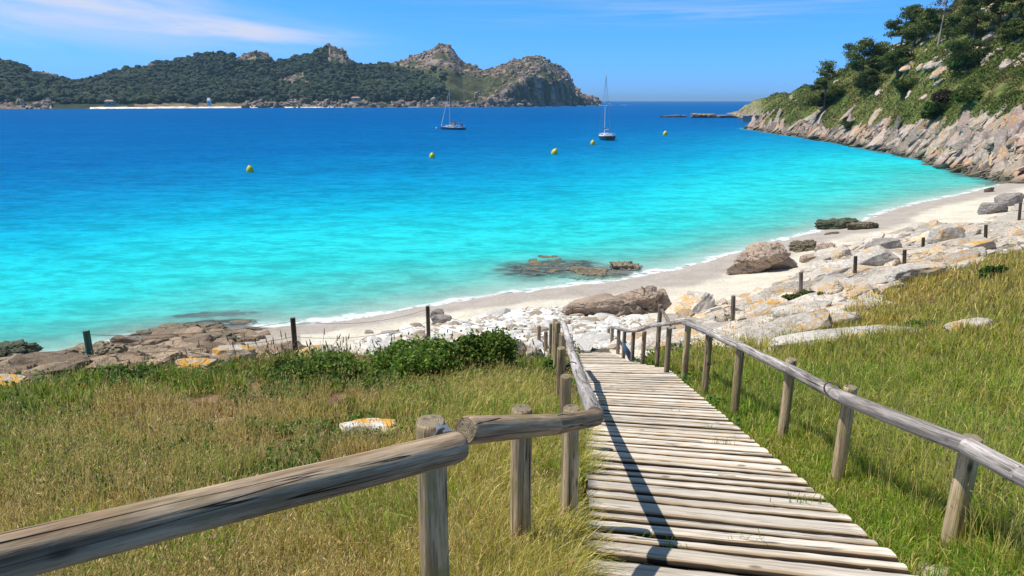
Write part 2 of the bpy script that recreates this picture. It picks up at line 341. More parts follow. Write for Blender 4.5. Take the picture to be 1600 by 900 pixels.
M['rock_cliff'] = rock_mat('cliff_granite', (.40, .32, .26), (.22, .175, .145), lich=(.55, .25, .05), lich_amt=.6, pale=(.56, .50, .44), pale_amt=.55, sc=.30, tide=True, bump=.05, crk=.0, lo=.50)
def vcol_mat(name, rough=.9, bsc=8., bst=.5, bd=.03, var=.3, vs=20., transl=0.):
    t = MT(name); v = t.node('ShaderNodeNewGeometry').outputs['Position']
    at = t.node('ShaderNodeAttribute', attribute_name='Col').outputs['Color']
    n = t.noise(v, vs, 6, .65); k = t.mapr(n, .3, .7, 1-var, 1+var)
    c = t.mix(1., at, t.node('ShaderNodeCombineColor', {0: k, 1: k, 2: k}).outputs[0], 'MULTIPLY')
    b = t.bsdf(color=c, rough=rough, spec=.2)
    if bst: t.put(b, 'Normal', t.bump(t.noise(v, bsc, 6, .6), bst, bd))
    if transl:
        tr = t.node('ShaderNodeBsdfTranslucent', {'Color': c}); mx = t.node('ShaderNodeMixShader', {0: transl}); t.l.new(b.outputs[0], mx.inputs[1]); t.l.new(tr.outputs[0], mx.inputs[2]); t.l.new(mx.outputs[0], t.out.inputs[0])
    return t.m
def sand_mat(name):
    t = MT(name); v = t.node('ShaderNodeNewGeometry').outputs['Position']; at = t.node('ShaderNodeAttribute', attribute_name='Col').outputs['Color']
    n = t.noise(v, 9., 6, .65); n2 = t.noise(v, .7, 4, .6); sp = t.noise(v, 60., 2, .5); k = t.math('MULTIPLY', t.mapr(n, .3, .7, .84, 1.12), t.mapr(n2, .3, .7, .9, 1.06))
    c = t.mix(1., at, t.node('ShaderNodeCombineColor', {0: k, 1: k, 2: k}).outputs[0], 'MULTIPLY'); c = t.mix(t.math('MULTIPLY', t.mapr(sp, .62, .7), .35), c, (.22, .18, .13))
    foot = t.node('ShaderNodeTexVoronoi', {'Vector': v, 'Scale': 2.6}, feature='SMOOTH_F1').outputs['Distance']
    h = t.math('ADD', t.math('MULTIPLY', n, .5), t.math('ADD', t.math('MULTIPLY', t.mapr(foot, .0, .35), .9), n2)); t.bsdf(color=c, rough=.92, spec=.15, normal=t.bump(h, .7, .05)); return t.m
M['ground'] = sand_mat('soil_and_sand')
M['leaf'] = vcol_mat('leaves', rough=.6, bst=0, var=.15, transl=.42)
M['grass'] = vcol_mat('grass_blades', rough=.55, bst=0, var=.12, vs=40., transl=.45)
M['hill'] = vcol_mat('hillside_scrub', bsc=1.2, bst=.8, bd=.35, var=.4, vs=.9)
M['island'] = vcol_mat('island_ground', bsc=.12, bst=.9, bd=2.5, var=.45, vs=.11)
M['crowns'] = vcol_mat('far_tree_crowns', bsc=.5, bst=.9, bd=1.2, var=.4, vs=.35)
M['pebble'] = vcol_mat('pebbles', bst=.3, bd=.01, var=.15)
# ------------------------------------------------------------------ the land by the camera
rng = np.random.default_rng(7)
L_FIELD = [(-1500, 700), (-400, 640), (-200, 612), (0, 604), (60, 597), (135, 583), (220, 580), (300, 577), (380, 570), (457, 564), (540, 558), (600, 556), (740, 566), (830, 562), (862, 556), (880, 550), (900, 548), (935, 600), (935, 700), (935, 1200), (930, 4000), (-6000, 4000), (-6000, 900)]
R_FIELD = [(1012, 556), (1060, 545), (1110, 545), (1180, 540), (1260, 516), (1300, 498), (1330, 486), (1370, 462), (1420, 440), (1480, 424), (1540, 408), (1600, 395), (1700, 380), (2300, 360), (9000, 2000), (9000, 4000), (930, 4000), (930, 640), (960, 600), (990, 575)]
R_MIX = [(1050, 545), (1060, 520), (1150, 505), (1230, 480), (1300, 460), (1390, 428), (1440, 418), (1500, 405), (1560, 388), (1600, 372), (1700, 360), (2200, 350), (2300, 380), (1600, 400), (1480, 430), (1370, 468), (1300, 505), (1180, 545)]
R_ROCK = [(1015, 528), (1040, 508), (1090, 488), (1150, 466), (1215, 446), (1250, 425), (1290, 402), (1310, 388), (1350, 378), (1400, 366), (1450, 352), (1500, 352), (1540, 345), (1575, 330), (1600, 318), (1800, 290), (2400, 300), (2400, 380), (1700, 372), (1600, 398), (1540, 412), (1420, 444), (1330, 490), (1260, 520), (1180, 545), (1060, 548)]
PEBB = [(560, 536), (640, 512), (720, 500), (800, 488), (860, 480), (900, 478), (960, 492), (1030, 500), (1080, 488), (1110, 480), (1060, 512), (1040, 545), (945, 545), (905, 545), (880, 555), (800, 560), (700, 552), (600, 556)]
DECK_W = []   # walkway edges (left, right) by depth
DK = [(1.9, None, None)]
def deck_edges(py):
    xs = [900, 575, 564, 550, 541]
    l = float(np.interp(py, [541, 550, 575], [901, 902, 910])) if py < 575 else 905+(py-465)*.045
    if py >= 575: r = 905+(py-465)*1.255
    else: r = float(np.interp(py, [541, 550, 564, 575], [942, 955, 985, 1043]))
    return l, r
def deck_pt(px, py): f = 1639/(py-465.); return P(px, py, f)
DPOLY = []
_ys = [1500, 1300, 1100, 1000, 900, 800, 700, 640, 600, 575, 564, 550, 541]
_l = [deck_pt(deck_edges(y)[0], y) for y in _ys]; _r = [deck_pt(deck_edges(y)[1], y) for y in _ys]
DPOLY = [(p.x, p.y) for p in _l]+[(p.x, p.y) for p in reversed(_r)]
ground_obj_data = {}
def build_land():
    na, nr = 760, 620
    A = np.linspace(R(-62), R(62), na); rr = np.exp(np.linspace(math.log(.35), math.log(190), nr))
    a, r = np.meshgrid(A, rr, indexing='ij'); x, y = r*np.sin(a), r*np.cos(a)
    z = th(x, y); px, py, f = to_px(x, y, z)
    n1 = fbm(x*.8, y*.8, s=1, o=4); n2 = fbm(x*3, y*3, s=2, o=3)
    jx, jy = px+14*n1+6*n2, py+7*n1*np.clip(f/15, 0, 1)+3*n2
    c = np.zeros(x.shape+(3,))
    dry = np.array([.735, .665, .54]); cream = np.array([.84, .74, .56]); wet = np.array([.46, .405, .35]); under = np.array([.62, .66, .60])
    c[:] = dry
    c = c*(1-.10*sstep(-.2, .5, n1))[..., None]
    wl_ = sstep(.60, .40, z+.08*n1); c = c*(1-wl_[..., None])+wet*wl_[..., None]
    uw = sstep(.02, -.15, z); c = c*(1-uw[..., None])+under*uw[..., None]
    # pale wrack and shell bands
    soil = np.array([.13, .095, .05]); rock = np.array([.50, .45, .38])
    def blend(mask, colr):
        nonlocal c
        m = np.asarray(mask, float)[..., None]; c = c*(1-m)+colr*m
    blend(inpoly(jx, jy, R_ROCK), rock*(1+.25*n2)[..., None])
    blend(inpoly(jx, jy, PEBB), np.array([.66, .61, .54])*(1+.2*n2)[..., None])
    lf = inpoly(jx, jy, L_FIELD) | (inpoly(jx, jy, R_FIELD)) | ((f < 2.2))
    red = sstep(.12, .4, fbm(x*.55+40, y*.55, s=12, o=3))
    g = np.array([.085, .09, .035])*(1-red[..., None])+np.array([.24, .135, .085])*red[..., None]
    g = g*(1+.5*n2[..., None]); blend(lf, g)
    blend(inpoly(jx, jy, R_MIX)*.8, np.array([.16, .14, .06])*(1+.4*n2)[..., None])
    lrock = (z > .02) & (px < 470) & (py < 600) & (z < 2.6) & ~inpoly(px, py, L_FIELD); blend(lrock*.85, np.array([.42, .36, .29])*(1+.3*n2)[..., None])
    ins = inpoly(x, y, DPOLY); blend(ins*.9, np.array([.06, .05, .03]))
    bare = (px > 1425) & (py > 876) & (px < 1600); blend(bare*.8*sstep(-.2, .1, n1), np.array([.52, .45, .36]))
    rm = reef_mask(x, y)*(z < .4); blend(rm, np.array([.13, .10, .08])*(1+.5*n2)[..., None])
    c = np.clip(c, .01, .9)
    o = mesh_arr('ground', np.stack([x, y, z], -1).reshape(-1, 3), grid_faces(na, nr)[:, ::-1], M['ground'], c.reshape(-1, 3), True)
    tag(o, 'sandy beach, bare soil and shallow seabed under the meadow', 'ground', kind='structure')
build_land()
# ------------------------------------------------------------------ sea
def sea_mat():
    t = MT('sea_water'); v = t.node('ShaderNodeNewGeometry').outputs['Position']
    d = t.node('ShaderNodeAttribute', attribute_name='depth').outputs['Fac']
    big = t.noise(t.scalevec(v, (.012, .05, 1.)), 1., 5, .6, .5); med = t.noise(t.scalevec(v, (.25, .6, 1.)), 1., 4, .6)
    dd = t.math('ADD', d, t.math('MULTIPLY', t.math('MULTIPLY', t.math('SUBTRACT', big, .5), d), .30))
    dd = t.math('ADD', dd, t.math('MULTIPLY', t.math('MULTIPLY', t.math('SUBTRACT', med, .5), d), .18))
    ramp = t.node('ShaderNodeValToRGB', {0: t.math('DIVIDE', dd, 14.)}); e = ramp.color_ramp.elements
    stops = [(0, (.40, .70, .60)), (.5, (.12, .66, .60)), (1.1, (.035, .63, .63)), (2.0, (.018, .57, .64)), (3.2, (.007, .42, .58)), (4.6, (.004, .30, .52)), (6.5, (.003, .20, .44)), (9, (.002, .135, .375)), (14, (.0015, .105, .335))]
    e[0].position = 0; e[0].color = stops[0][1]+(1,); e[1].position = 1; e[1].color = stops[-1][1]+(1,)
    for q, c in stops[1:-1]:
        k = e.new(q/14.); k.color = c+(1,)
    dist = t.node('ShaderNodeVectorMath', {0: v}, operation='LENGTH').outputs['Value']
    # wave relief in three sizes
    w1 = t.noise(t.scalevec(v, (1.1, 2.6, 1.)), 1., 5, .62, .4); w2 = t.noise(t.scalevec(v, (.28, .60, 1.)), 1., 6, .68, .5); w3 = t.noise(t.scalevec(v, (.03, .08, 1.)), 1., 4, .6)
    b1 = t.node('ShaderNodeBump', {'Height': w1, 'Strength': .35, 'Distance': .10})
    b2 = t.node('ShaderNodeBump', {'Height': w2, 'Strength': .45, 'Distance': .55, 'Normal': b1.outputs[0]})
    b3 = t.node('ShaderNodeBump', {'Height': w3, 'Strength': .35, 'Distance': 1.6, 'Normal': b2.outputs[0]})
    crest = t.math('ADD', t.math('MULTIPLY', w1, .5), t.math('ADD', t.math('MULTIPLY', w2, .75), t.math('MULTIPLY', w3, .25)))
    k = t.mapr(crest, .60, .90, .76, 1.22); c = t.mix(1., ramp.outputs[0], t.node('ShaderNodeCombineColor', {0: k, 1: k, 2: k}).outputs[0], 'MULTIPLY')
    rf = t.node('ShaderNodeAttribute', attribute_name='reef').outputs['Fac']; rn = t.noise(t.scalevec(v, (1., 2., 1.)), 1.1, 5, .65, .4)
    c = t.mix(t.math('MULTIPLY', rf, t.mapr(rn, .30, .52)), c, (.095, .155, .17))
    body = t.node('ShaderNodeBsdfDiffuse', {'Color': c, 'Normal': b3.outputs[0]})
    tr = t.node('ShaderNodeBsdfTransparent', {'Color': (.90, .98, .99)})
    al = t.mapr(t.math('POWER', 2.718, t.math('MULTIPLY', d, -2.4)), 0., 1., 1., .06)
    al = t.math('SUBTRACT', 1., t.math('POWER', 2.718, t.math('MULTIPLY', t.math('ADD', d, .015), -1.7)))
    m1 = t.node('ShaderNodeMixShader', {0: al}); t.l.new(tr.outputs[0], m1.inputs[1]); t.l.new(body.outputs[0], m1.inputs[2])
    gl = t.node('ShaderNodeBsdfGlossy', {'Roughness': .12, 'Normal': b3.outputs[0], 'Color': (.85, .92, 1.)})
    fr = t.node('ShaderNodeFresnel', {'IOR': 1.33, 'Normal': b3.outputs[0]}).outputs[0]
    m2 = t.node('ShaderNodeMixShader', {0: t.math('MINIMUM', t.math('MULTIPLY', fr, .30), .045)}); t.l.new(m1.outputs[0], m2.inputs[1]); t.l.new(gl.outputs[0], m2.inputs[2])
    # foam
    f1 = t.noise(t.scalevec(v, (.8, 1.6, 1.)), 1.3, 6, .7, .6); f2 = t.noise(v, .30, 3, .5)
    lim = t.mapr(f2, .3, .7, .0, .12)
    edge = t.mapr(t.math('SUBTRACT', d, lim), -.02, .05, 1., 0.)
    lace = t.mapr(t.math('ADD', f1, t.mapr(d, 0., .5, .10, -.30)), .50, .60)
    at = t.node('ShaderNodeAttribute', attribute_name='foam').outputs['Fac']
    fo = t.math('MAXIMUM', t.math('MULTIPLY', t.math('MULTIPLY', edge, lace), .9), t.math('MULTIPLY', at, t.mapr(f1, .42, .56)))
    br = t.math('MULTIPLY', t.mapr(d, .0, .05), 1.0)
    fm = t.node('ShaderNodeBsdfDiffuse', {'Color': (.86, .88, .88, 1)})
    rfa = t.node('ShaderNodeAttribute', attribute_name='reef').outputs['Fac']; fo = t.math('MULTIPLY', fo, t.math('SUBTRACT', 1.0, t.math('MULTIPLY', rfa, .85)))
    m3 = t.node('ShaderNodeMixShader', {0: t.math('MINIMUM', fo, .8)}); t.l.new(m2.outputs[0], m3.inputs[1]); t.l.new(fm.outputs[0], m3.inputs[2])
    t.l.new(m3.outputs[0], t.out.inputs[0]); return t.m
M['sea'] = sea_mat()
def seabed(x, y):
    r = np.hypot(x, y); z = np.where(r < 420, np.minimum(th(x, y), 3), -14.)
    z = np.where(r > 300, z*(1-sstep(300, 420, r))-14*sstep(300, 420, r), z)
    a = np.arctan2(x, y); m = (a > R(14)) & (r < 800)
    hz = np.full(x.shape, -20.)
    if m.any():
        q = hill_base(x[m], y[m]); q = np.where(q < 0, -1.0+q*2.6, q); hz[m] = np.where((q < -5.5) | (r[m] > 300), np.where(q < -.6, -14., q), q)
    return np.maximum(z, hz)
def build_sea():
    na, nr = 620, 560
    A = np.linspace(R(-62), R(62), na); rr = np.concatenate([np.exp(np.linspace(math.log(17), math.log(520), nr-40)), np.exp(np.linspace(math.log(560), math.log(14000), 40))])
    a, r = np.meshgrid(A, rr, indexing='ij'); x, y = r*np.sin(a), r*np.cos(a)
    b = seabed(x, y); d = np.clip(-b, 0, 15)
    foam = np.zeros(x.shape)
    # swell breaking at the rocks
    am = np.arctan2(x, y)
    rk = (am > R(14.5)) & (r < 480)
    hb = np.full(x.shape, -9.)
    hb[rk] = hill_base(x[rk], y[rk]); nf = fbm(x*.25, y*.25, s=61, o=3)
    foam = np.where(rk & (hb > -.5) & (hb < .3) & (nf > .18) & (r > 60), .8, 0.)
    reef = np.maximum(reef_mask(x, y)*(d < 2), np.where(rk, sstep(-2.6, -.2, hb+1.5*nf), 0)*.9)
    z = np.where(r < 200, .01*fbm(x*.5, y*.9, s=44, o=3), 0)
    o = mesh_arr('sea', np.stack([x, y, z], -1).reshape(-1, 3), grid_faces(na, nr)[:, ::-1], M['sea'], {'depth': d.ravel(), 'foam': foam.ravel(), 'reef': reef.ravel()}, True)
    tag(o, 'turquoise shallows deepening to blue open sea', 'sea', kind='structure')
build_sea()
# ------------------------------------------------------------------ rocks
def ico(sub):
    import bmesh
    bm = bmesh.new(); bmesh.ops.create_icosphere(bm, subdivisions=sub, radius=1)
    V = np.array([v.co[:] for v in bm.verts]); F = np.array([[v.index for v in f.verts] for f in bm.faces]); bm.free(); return V, F
ICO = {k: ico(k+1) for k in (1, 2, 3, 4, 5)}
def rock_shape(sub, seed, planes=11, rough=.10, k=18.):
    V, F = ICO[sub]; g = np.random.default_rng(seed)
    n = g.normal(size=(planes, 3)); n /= np.linalg.norm(n, axis=1)[:, None]; dd = g.uniform(.50, .95, planes)
    dots = V@n.T; rad = np.where(dots > .05, dd/np.maximum(dots, .05), 9.)
    r = -np.log(np.exp(-k*np.minimum(rad, 2)).sum(1)+math.exp(-k*1.05))/k
    p = V*r[:, None]
    q = p*2.1+seed*3.7; nz = fbm(q[:, 0], q[:, 1], q[:, 2], s=seed % 97, o=4 if sub > 3 else 2, g=.55)
    p = p*(1+rough*nz)[:, None]
    return p, F
def rotm(yaw=0, tx=0, ty=0):
    return np.array((Matrix.Rotation(yaw, 3, 'Z')@Matrix.Rotation(tx, 3, 'X')@Matrix.Rotation(ty, 3, 'Y')))
def block_shape(sub, seed, rough=.14):
    V, F = ICO[sub]; g = np.random.default_rng(seed)
    n = np.concatenate([np.eye(3), -np.eye(3)])+g.normal(0, .16, (6, 3)); e = g.normal(size=(5, 3)); n = np.concatenate([n, e]); n /= np.linalg.norm(n, axis=1)[:, None]
    dd = np.concatenate([g.uniform(.62, .85, 6), g.uniform(.8, 1.02, 5)])
    dots = V@n.T; rad = np.where(dots > .05, dd/np.maximum(dots, .05), 9.); r = np.minimum(rad.min(1), 1.25)
    p = V*r[:, None]; q = p*2.3+seed*3.1
    return p*(1+rough*fbm(q[:, 0], q[:, 1], q[:, 2], s=seed % 97, o=3))[:, None], F
def rock_cloud(name, specs, sub, mat, kind=None, label=None, cat=None, smooth=False, nproto=14, tintfn=None, parent=None, blocky=False):
    protos = [(block_shape(sub, 100+i) if blocky else rock_shape(sub, 100+i, planes=8+i % 7, rough=.16)) for i in range(nproto)]
    V0, F0 = ICO[sub]; nv = len(V0); Vs = []; Fs = []; Cs = []
    for i, (p, s, rm, tint) in enumerate(specs):
        q = (protos[i % nproto][0]*np.array(s))@rm.T+np.array(p); Vs.append(q); Fs.append(F0+i*nv); Cs.append(np.tile(np.array(tint), (nv, 1)))
    o = mesh_arr(name, np.concatenate(Vs), np.concatenate(Fs), mat, np.concatenate(Cs), smooth, parent)
    if kind or label: tag(o, label, cat, kind=kind)
    return o
def boulder(px, pyb, wpx, hpx, mat, label='', name='boulder', seed=1, yaw=0., dep=.75, tilt=0., fn=th, strata=0., sink=.25, planes=10, r1=160, sub=5, group=None, z=None, tint=1., craggy=0.):
    g = hit(px, pyb, fn, r1=r1)
    if z is not None or g is None: g = Vector(PZ(px, pyb, z if z is not None else 0.))
    f = float(to_px(g.x, g.y, g.z)[2]); w = wpx/FPX*f/2; h = hpx/FPX*f
    p, F = rock_shape(sub, seed, planes+3, .20, 34.)
    if 'tan' not in mat.name or strata == 0:
        pb, F = block_shape(sub, seed, .16); p = p*.45+pb*.55
    ext = np.abs(p).max(0); p = p/ext
    p = p*np.array([w, w*dep, h/(2-2*sink*.9)*1.0])
    if fn is th and z is None and w > .5:
        zz = th(np.array([g.x-w*.6, g.x+w*.6]), np.array([g.y+w*dep*.5]*2)); tilt -= float(np.clip(math.atan2(zz[1]-zz[0], 1.2*w), -.3, .3))
    p = p@rotm(yaw, 0, tilt).T
    if craggy:
        q = p/max(w, h)*5.+seed; p = p*(1+craggy*(fbm(q[:, 0], q[:, 1], q[:, 2]*1.5, s=seed % 50, o=4)))[:, None]
    mx = np.abs(p[:, 0]).max(); p[:, 0] *= w/mx
    if strata:
        sv = p[:, 2]*1.0+p[:, 0]*.45+p[:, 1]*.2; ph = sv/strata+1.2*fbm(p[:, 0]*1.5, p[:, 1]*1.5, s=seed)
        led = np.abs((ph % 1)-.5)*2; p = p*(1+.055*(sstep(.0, .35, led)-1))[:, None]
    top = p[:, 2].max(); bot = -top
    # shift so that the upper part stands at the wanted height
    p[:, 2] += h-top
    away = np.array([g.x, g.y])/math.hypot(g.x, g.y)*w*dep*.8
    o = mesh_arr(name, p, F, mat, np.full((len(p), 3), tint), True)
    me = o.data
    o.location = (g.x+away[0], g.y+away[1], g.z-.03)
    tag(o, label, 'rock', group=group); return o
boulder(1186, 427, 118, 46, M['rock_tan'], 'big rounded tan boulder with cracked layers, alone on the pale sand', seed=21, dep=.62, yaw=.3, strata=.30, tilt=-.12, craggy=.22, tint=1.2)
boulder(1213, 423, 66, 26, M['rock_tan'], 'low brown rock leaning on the big tan boulder', seed=22, dep=.5, tilt=.3, strata=.3)
boulder(930, 495, 118, 26, M['rock_tan'], 'long low tan slab sloping out of the white pebbles', seed=31, dep=.55, yaw=.1, tilt=-.12)
boulder(993, 494, 112, 36, M['rock_tan'], craggy=.45, label='smooth reddish tan whaleback rock at the top of the pebble beach', seed=33, dep=.55, tilt=-.16, planes=12)
boulder(1028, 486, 48, 30, M['rock_tan'], 'rounded tan rock end with a deep crack beside the whaleback', seed=35, dep=.8)
boulder(985, 472, 66, 20, M['rock_grey'], 'dark thin slab lying over the whaleback rock', seed=36, dep=.5, tilt=-.3, tint=.8)
boulder(1018, 461, 22, 13, M['rock_grey'], 'small dark stone capping the whaleback rock', seed=37, tint=.7)
boulder(1256, 393, 48, 15, M['rock_wet'], craggy=.45, label='brown weedy rock on the sand beyond the big boulder', seed=41, strata=.3)
boulder(1289, 397, 40, 17, M['rock_tan'], craggy=.45, label='split tan rock on the sand, next to the brown weedy one', seed=42)
boulder(1262, 411, 30, 12, M['rock_tan'], 'small squat brown rock on sand behind the pale outcrop', seed=43)
boulder(1312, 358, 84, 17, M['rock_green'], craggy=.45, label='long black green weed covered rock at the water edge', seed=44, dep=.35, yaw=.1, strata=.25)
boulder(1345, 359, 50, 12, M['rock_wet'], craggy=.45, label='olive weedy rock joined to the black green rock', seed=45, dep=.4)
boulder(1364, 357, 15, 9, M['rock_green'], 'small round black stone on the wet sand', seed=46)
boulder(1298, 368, 26, 5, M['rock_wet'], 'flat weedy stone low on the wet sand', seed=47, dep=.4)
boulder(1380, 391, 56, 18, M['rock_grey'], 'slanted dark grey slab at the seaward edge of the pale outcrop', seed=48, dep=.5, tilt=-.2)
boulder(1575, 322, 38, 21, M['rock_grey'], 'dark grey squared block on pale sand near the cliffs', seed=49, planes=7)
boulder(1549, 334, 42, 18, M['rock_grey'], 'cracked grey rock leaning below the squared block', seed=50, strata=.4)
boulder(1545, 300, 16, 8, M['rock_wet'], 'small mossy rock where the waves meet the sand', seed=51)
boulder(1475, 380, 50, 27, M['rock_lichen'], 'pale rock crusted bright orange above the far beach', seed=52)
boulder(1525, 395, 50, 20, M['rock_lichen'], 'flat pale rock with an orange crusted top by the field edge', seed=57, dep=.6)
boulder(1352, 424, 100, 36, M['rock_pale'], 'broad cream granite face behind the thin fence post', seed=54, dep=.5, tilt=-.2, planes=9)
boulder(1292, 466, 54, 24, M['rock_pale'], 'pale pointed slab rising to the right of the beach', seed=55, tilt=-.35, dep=.5)
boulder(1196, 492, 56, 22, M['rock_lichen'], 'cream rock with an orange patch near the fence post', seed=56, tilt=-.2)
boulder(20, 560, 70, 20, M['rock_green'], craggy=.45, label='dark green algae covered boulder standing in the foam', seed=61, strata=.3)
boulder(40, 592, 108, 34, M['rock_wet'], craggy=.45, label='layered brown rock at the water below the meadow', seed=62, dep=.6, strata=.25, tint=1.5)
boulder(160, 578, 118, 38, M['rock_wet'], craggy=.45, label='brown fissured rock behind the green topped post', seed=63, dep=.55, strata=.25, tint=1.5)
boulder(240, 566, 90, 20, M['rock_wet'], craggy=.45, label='flat brown ledge stepping down to the submerged reef', seed=64, dep=.5, strata=.2, tint=1.4)
boulder(330, 540, 110, 11, M['rock_wet'], craggy=.45, label='low green weed covered ledge in the wash', seed=65, dep=.5, strata=.2, tint=1.2)
boulder(290, 524, 150, 9, M['rock_wet'], craggy=.45, label='long purplish reef slab just breaking the shallow water', seed=66, dep=.4, tint=1.2)
boulder(380, 508, 46, 5, M['rock_wet'], 'small reef ledge at the tip of the purplish slab', seed=69, dep=.5)
boulder(310, 590, 66, 28, M['rock_lichen'], 'white and orange lichen rock beyond the meadow edge', seed=67, dep=.6)
boulder(372, 575, 70, 34, M['rock_lichen'], 'speckled pink and orange rock poking above the meadow edge', seed=68, dep=.6)
boulder(500, 562, 80, 16, M['rock_lichen'], 'low orange crusted rock behind the dark fence post', seed=70, dep=.5)
boulder(12, 612, 60, 20, M['rock_lichen'], 'white rock with orange crust at the meadow corner', seed=71)
boulder(578, 692, 104, 34, M['rock_splash'], 'white stone splashed with orange lichen lying in the meadow', seed=72, dep=.5, tint=1.15, yaw=.1)
boulder(862, 432, 160, 8, M['rock_wet'], craggy=.5, label='wide low brown reef shelf awash in the turquoise shallows', seed=171, z=-.22, dep=.9, tint=1.15)
boulder(928, 436, 90, 8, M['rock_wet'], craggy=.5, label='second low reef ledge between the wide shelf and its weedy end rock', seed=172, z=-.16, dep=.8, tint=1.3)
boulder(978, 424, 58, 15, M['rock_wet'], craggy=.45, label='brown weedy rock at the end of the submerged reef', seed=73, dep=.5, tint=1.6)
boulder(684, 497, 24, 13, M['rock_grey'], 'rounded grey boulder on the beach behind the tall dark post', seed=74)
boulder(690, 508, 34, 15, M['rock_grey'], 'larger brown grey boulder by the dark post', seed=75)
boulder(576, 522, 16, 6, M['rock_grey'], 'small brown stone on the pale sand', seed=76)
boulder(610, 528, 40, 9, M['rock_grey'], 'flat mossy stone on sand left of the bramble', seed=77, dep=.5)
boulder(800, 560, 46, 30, M['rock_grey'], 'purple grey rock tucked against the bramble bush', seed=78)
boulder(836, 566, 30, 22, M['rock_grey'], 'small grey rock at the foot of the railing', seed=79)
boulder(1310, 540, 250, 30, M['rock_pale'], 'long pale slab surfacing in the grass beyond the right railing', seed=81, dep=.30, yaw=-.03)
boulder(1512, 524, 100, 26, M['rock_lichen'], 'narrow pale slab with orange streaks in the right meadow', seed=82, dep=.35, yaw=.12)
boulder(1298, 514, 100, 24, M['rock_pale'], 'thin white ledge above the long pale slab', seed=83, dep=.35, yaw=.1)
boulder(1250, 498, 100, 24, M['rock_pale'], 'whitish ledge running through short turf', seed=84, dep=.4, yaw=.1)
boulder(1430, 442, 110, 28, M['rock_pale'], 'broad cream ledge along the top of the meadow', seed=85, dep=.35, yaw=.15)
boulder(205, 590, 40, 10, M['rock_pale'], 'small pale stone half hidden in the meadow edge', seed=86)
# bedrock outcrops: one body of stone with many faces
def zone_samples(poly, n, r0, r1, fn=th, seed=1, amin=-45, amax=45, extra=None):
    g = np.random.default_rng(seed); out = []
    a = g.uniform(R(amin), R(amax), n*14); r = 1/g.uniform(1/r1, 1/r0, n*14)
    x, y = r*np.sin(a), r*np.cos(a); z = fn(x, y); px, py, f = to_px(x, y, z)
    m = inpoly(px, py, poly)
    if extra is not None: m &= extra(x, y, z, px, py)
    k = np.where(m)[0][:n]; return x[k], y[k], z[k], px[k], py[k]
def outcrops():
    x, y, z, px, py = zone_samples(R_ROCK, 5200, 12, 75, seed=3, amin=5, amax=45)
    g = np.random.default_rng(4); sp = []
    FP = ((1146, 460, 505), (1252, 424, 466), (1337, 399, 434), (1414, 389, 418), (1443, 369, 394), (1541, 349, 378), (1593, 314, 346))
    dens = fbm(x*.35, y*.35, s=21, o=2)
    for i in range(len(x)):
        if dens[i] < -.18 and g.random() < .8: continue
        if inpoly(np.array([px[i]]), np.array([py[i]]), R_MIX)[0] and g.random() < .72: continue
        s = float(np.clip(g.lognormal(-2.0, .68), .05, .8))*(1+.010*math.hypot(x[i], y[i]))
        if any(abs(px[i]-a) < 22 and b_-4 < py[i] < c_+16 for a, b_, c_ in FP): s = min(s, .13)
        sp.append(((x[i], y[i], z[i]-s*.10), (s*g.uniform(1.0, 2.2), s*g.uniform(.7, 1.2), s*g.uniform(.35, .65)), rotm(g.uniform(-.5, .5)+.2, g.uniform(-.2, .2), -abs(g.normal(.22, .2))), np.full(3, g.uniform(.7, 1.25))*np.array([1, .98, .95])))
    tag(rock_cloud('rock_outcrop', sp, 3, M['rock_pale'], smooth=False, blocky=True), 'jumbled cream bedrock with orange lichen between beach and right meadow', 'rocks', kind='stuff')
    # left shore shelf
    LP = [(-300, 600), (-300, 570), (0, 566), (100, 560), (180, 540), (260, 524), (400, 516), (420, 520), (360, 550), (457, 562), (300, 582), (135, 590), (0, 610)]
    x, y, z, px, py = zone_samples(LP, 1100, 13, 32, seed=5, amin=-45, amax=-12)
    sp = []
    for i in range(len(x)):
        s = float(np.clip(g.lognormal(-1.65, .6), .07, .6))
        sp.append(((x[i], y[i], z[i]), (s*g.uniform(1, 2), s, s*g.uniform(.4, .8)), rotm(g.uniform(-.3, .5), g.uniform(-.2, .2), g.uniform(-.3, .2)), np.full(3, g.uniform(.45, 1.2))*np.array([1, .97, .88])))
    tag(rock_cloud('shore_rock_shelf', sp, 3, M['rock_tan'], smooth=False, blocky=True), 'low broken brown rock shelf along the left waterline', 'rocks', kind='stuff')
    # white pebble beach
    x, y, z, px, py = zone_samples(PEBB, 7000, 12, 34, seed=6, amin=-15, amax=20)
    sp = []
    for i in range(len(x)):
        s = float(np.clip(g.lognormal(-2.95, .70), .025, .40)); b = g.uniform(.50, .88)
        tc = np.array([b, b*.965, b*.90]) if g.random() < .78 else np.array([.44, .35, .26])*g.uniform(.7, 1.2)
        sp.append(((x[i], y[i], z[i]-s*.02), (s*g.uniform(1, 1.7), s, s*g.uniform(.45, .8)), rotm(g.uniform(0, 6), g.uniform(-.3, .3), g.uniform(-.3, .3)), tc))
    tag(rock_cloud('pebbles', sp, 1, M['pebble'], smooth=False, blocky=True), 'white cobbles and pebbles covering the upper beach at the walkway end', 'pebbles', kind='stuff')
outcrops()
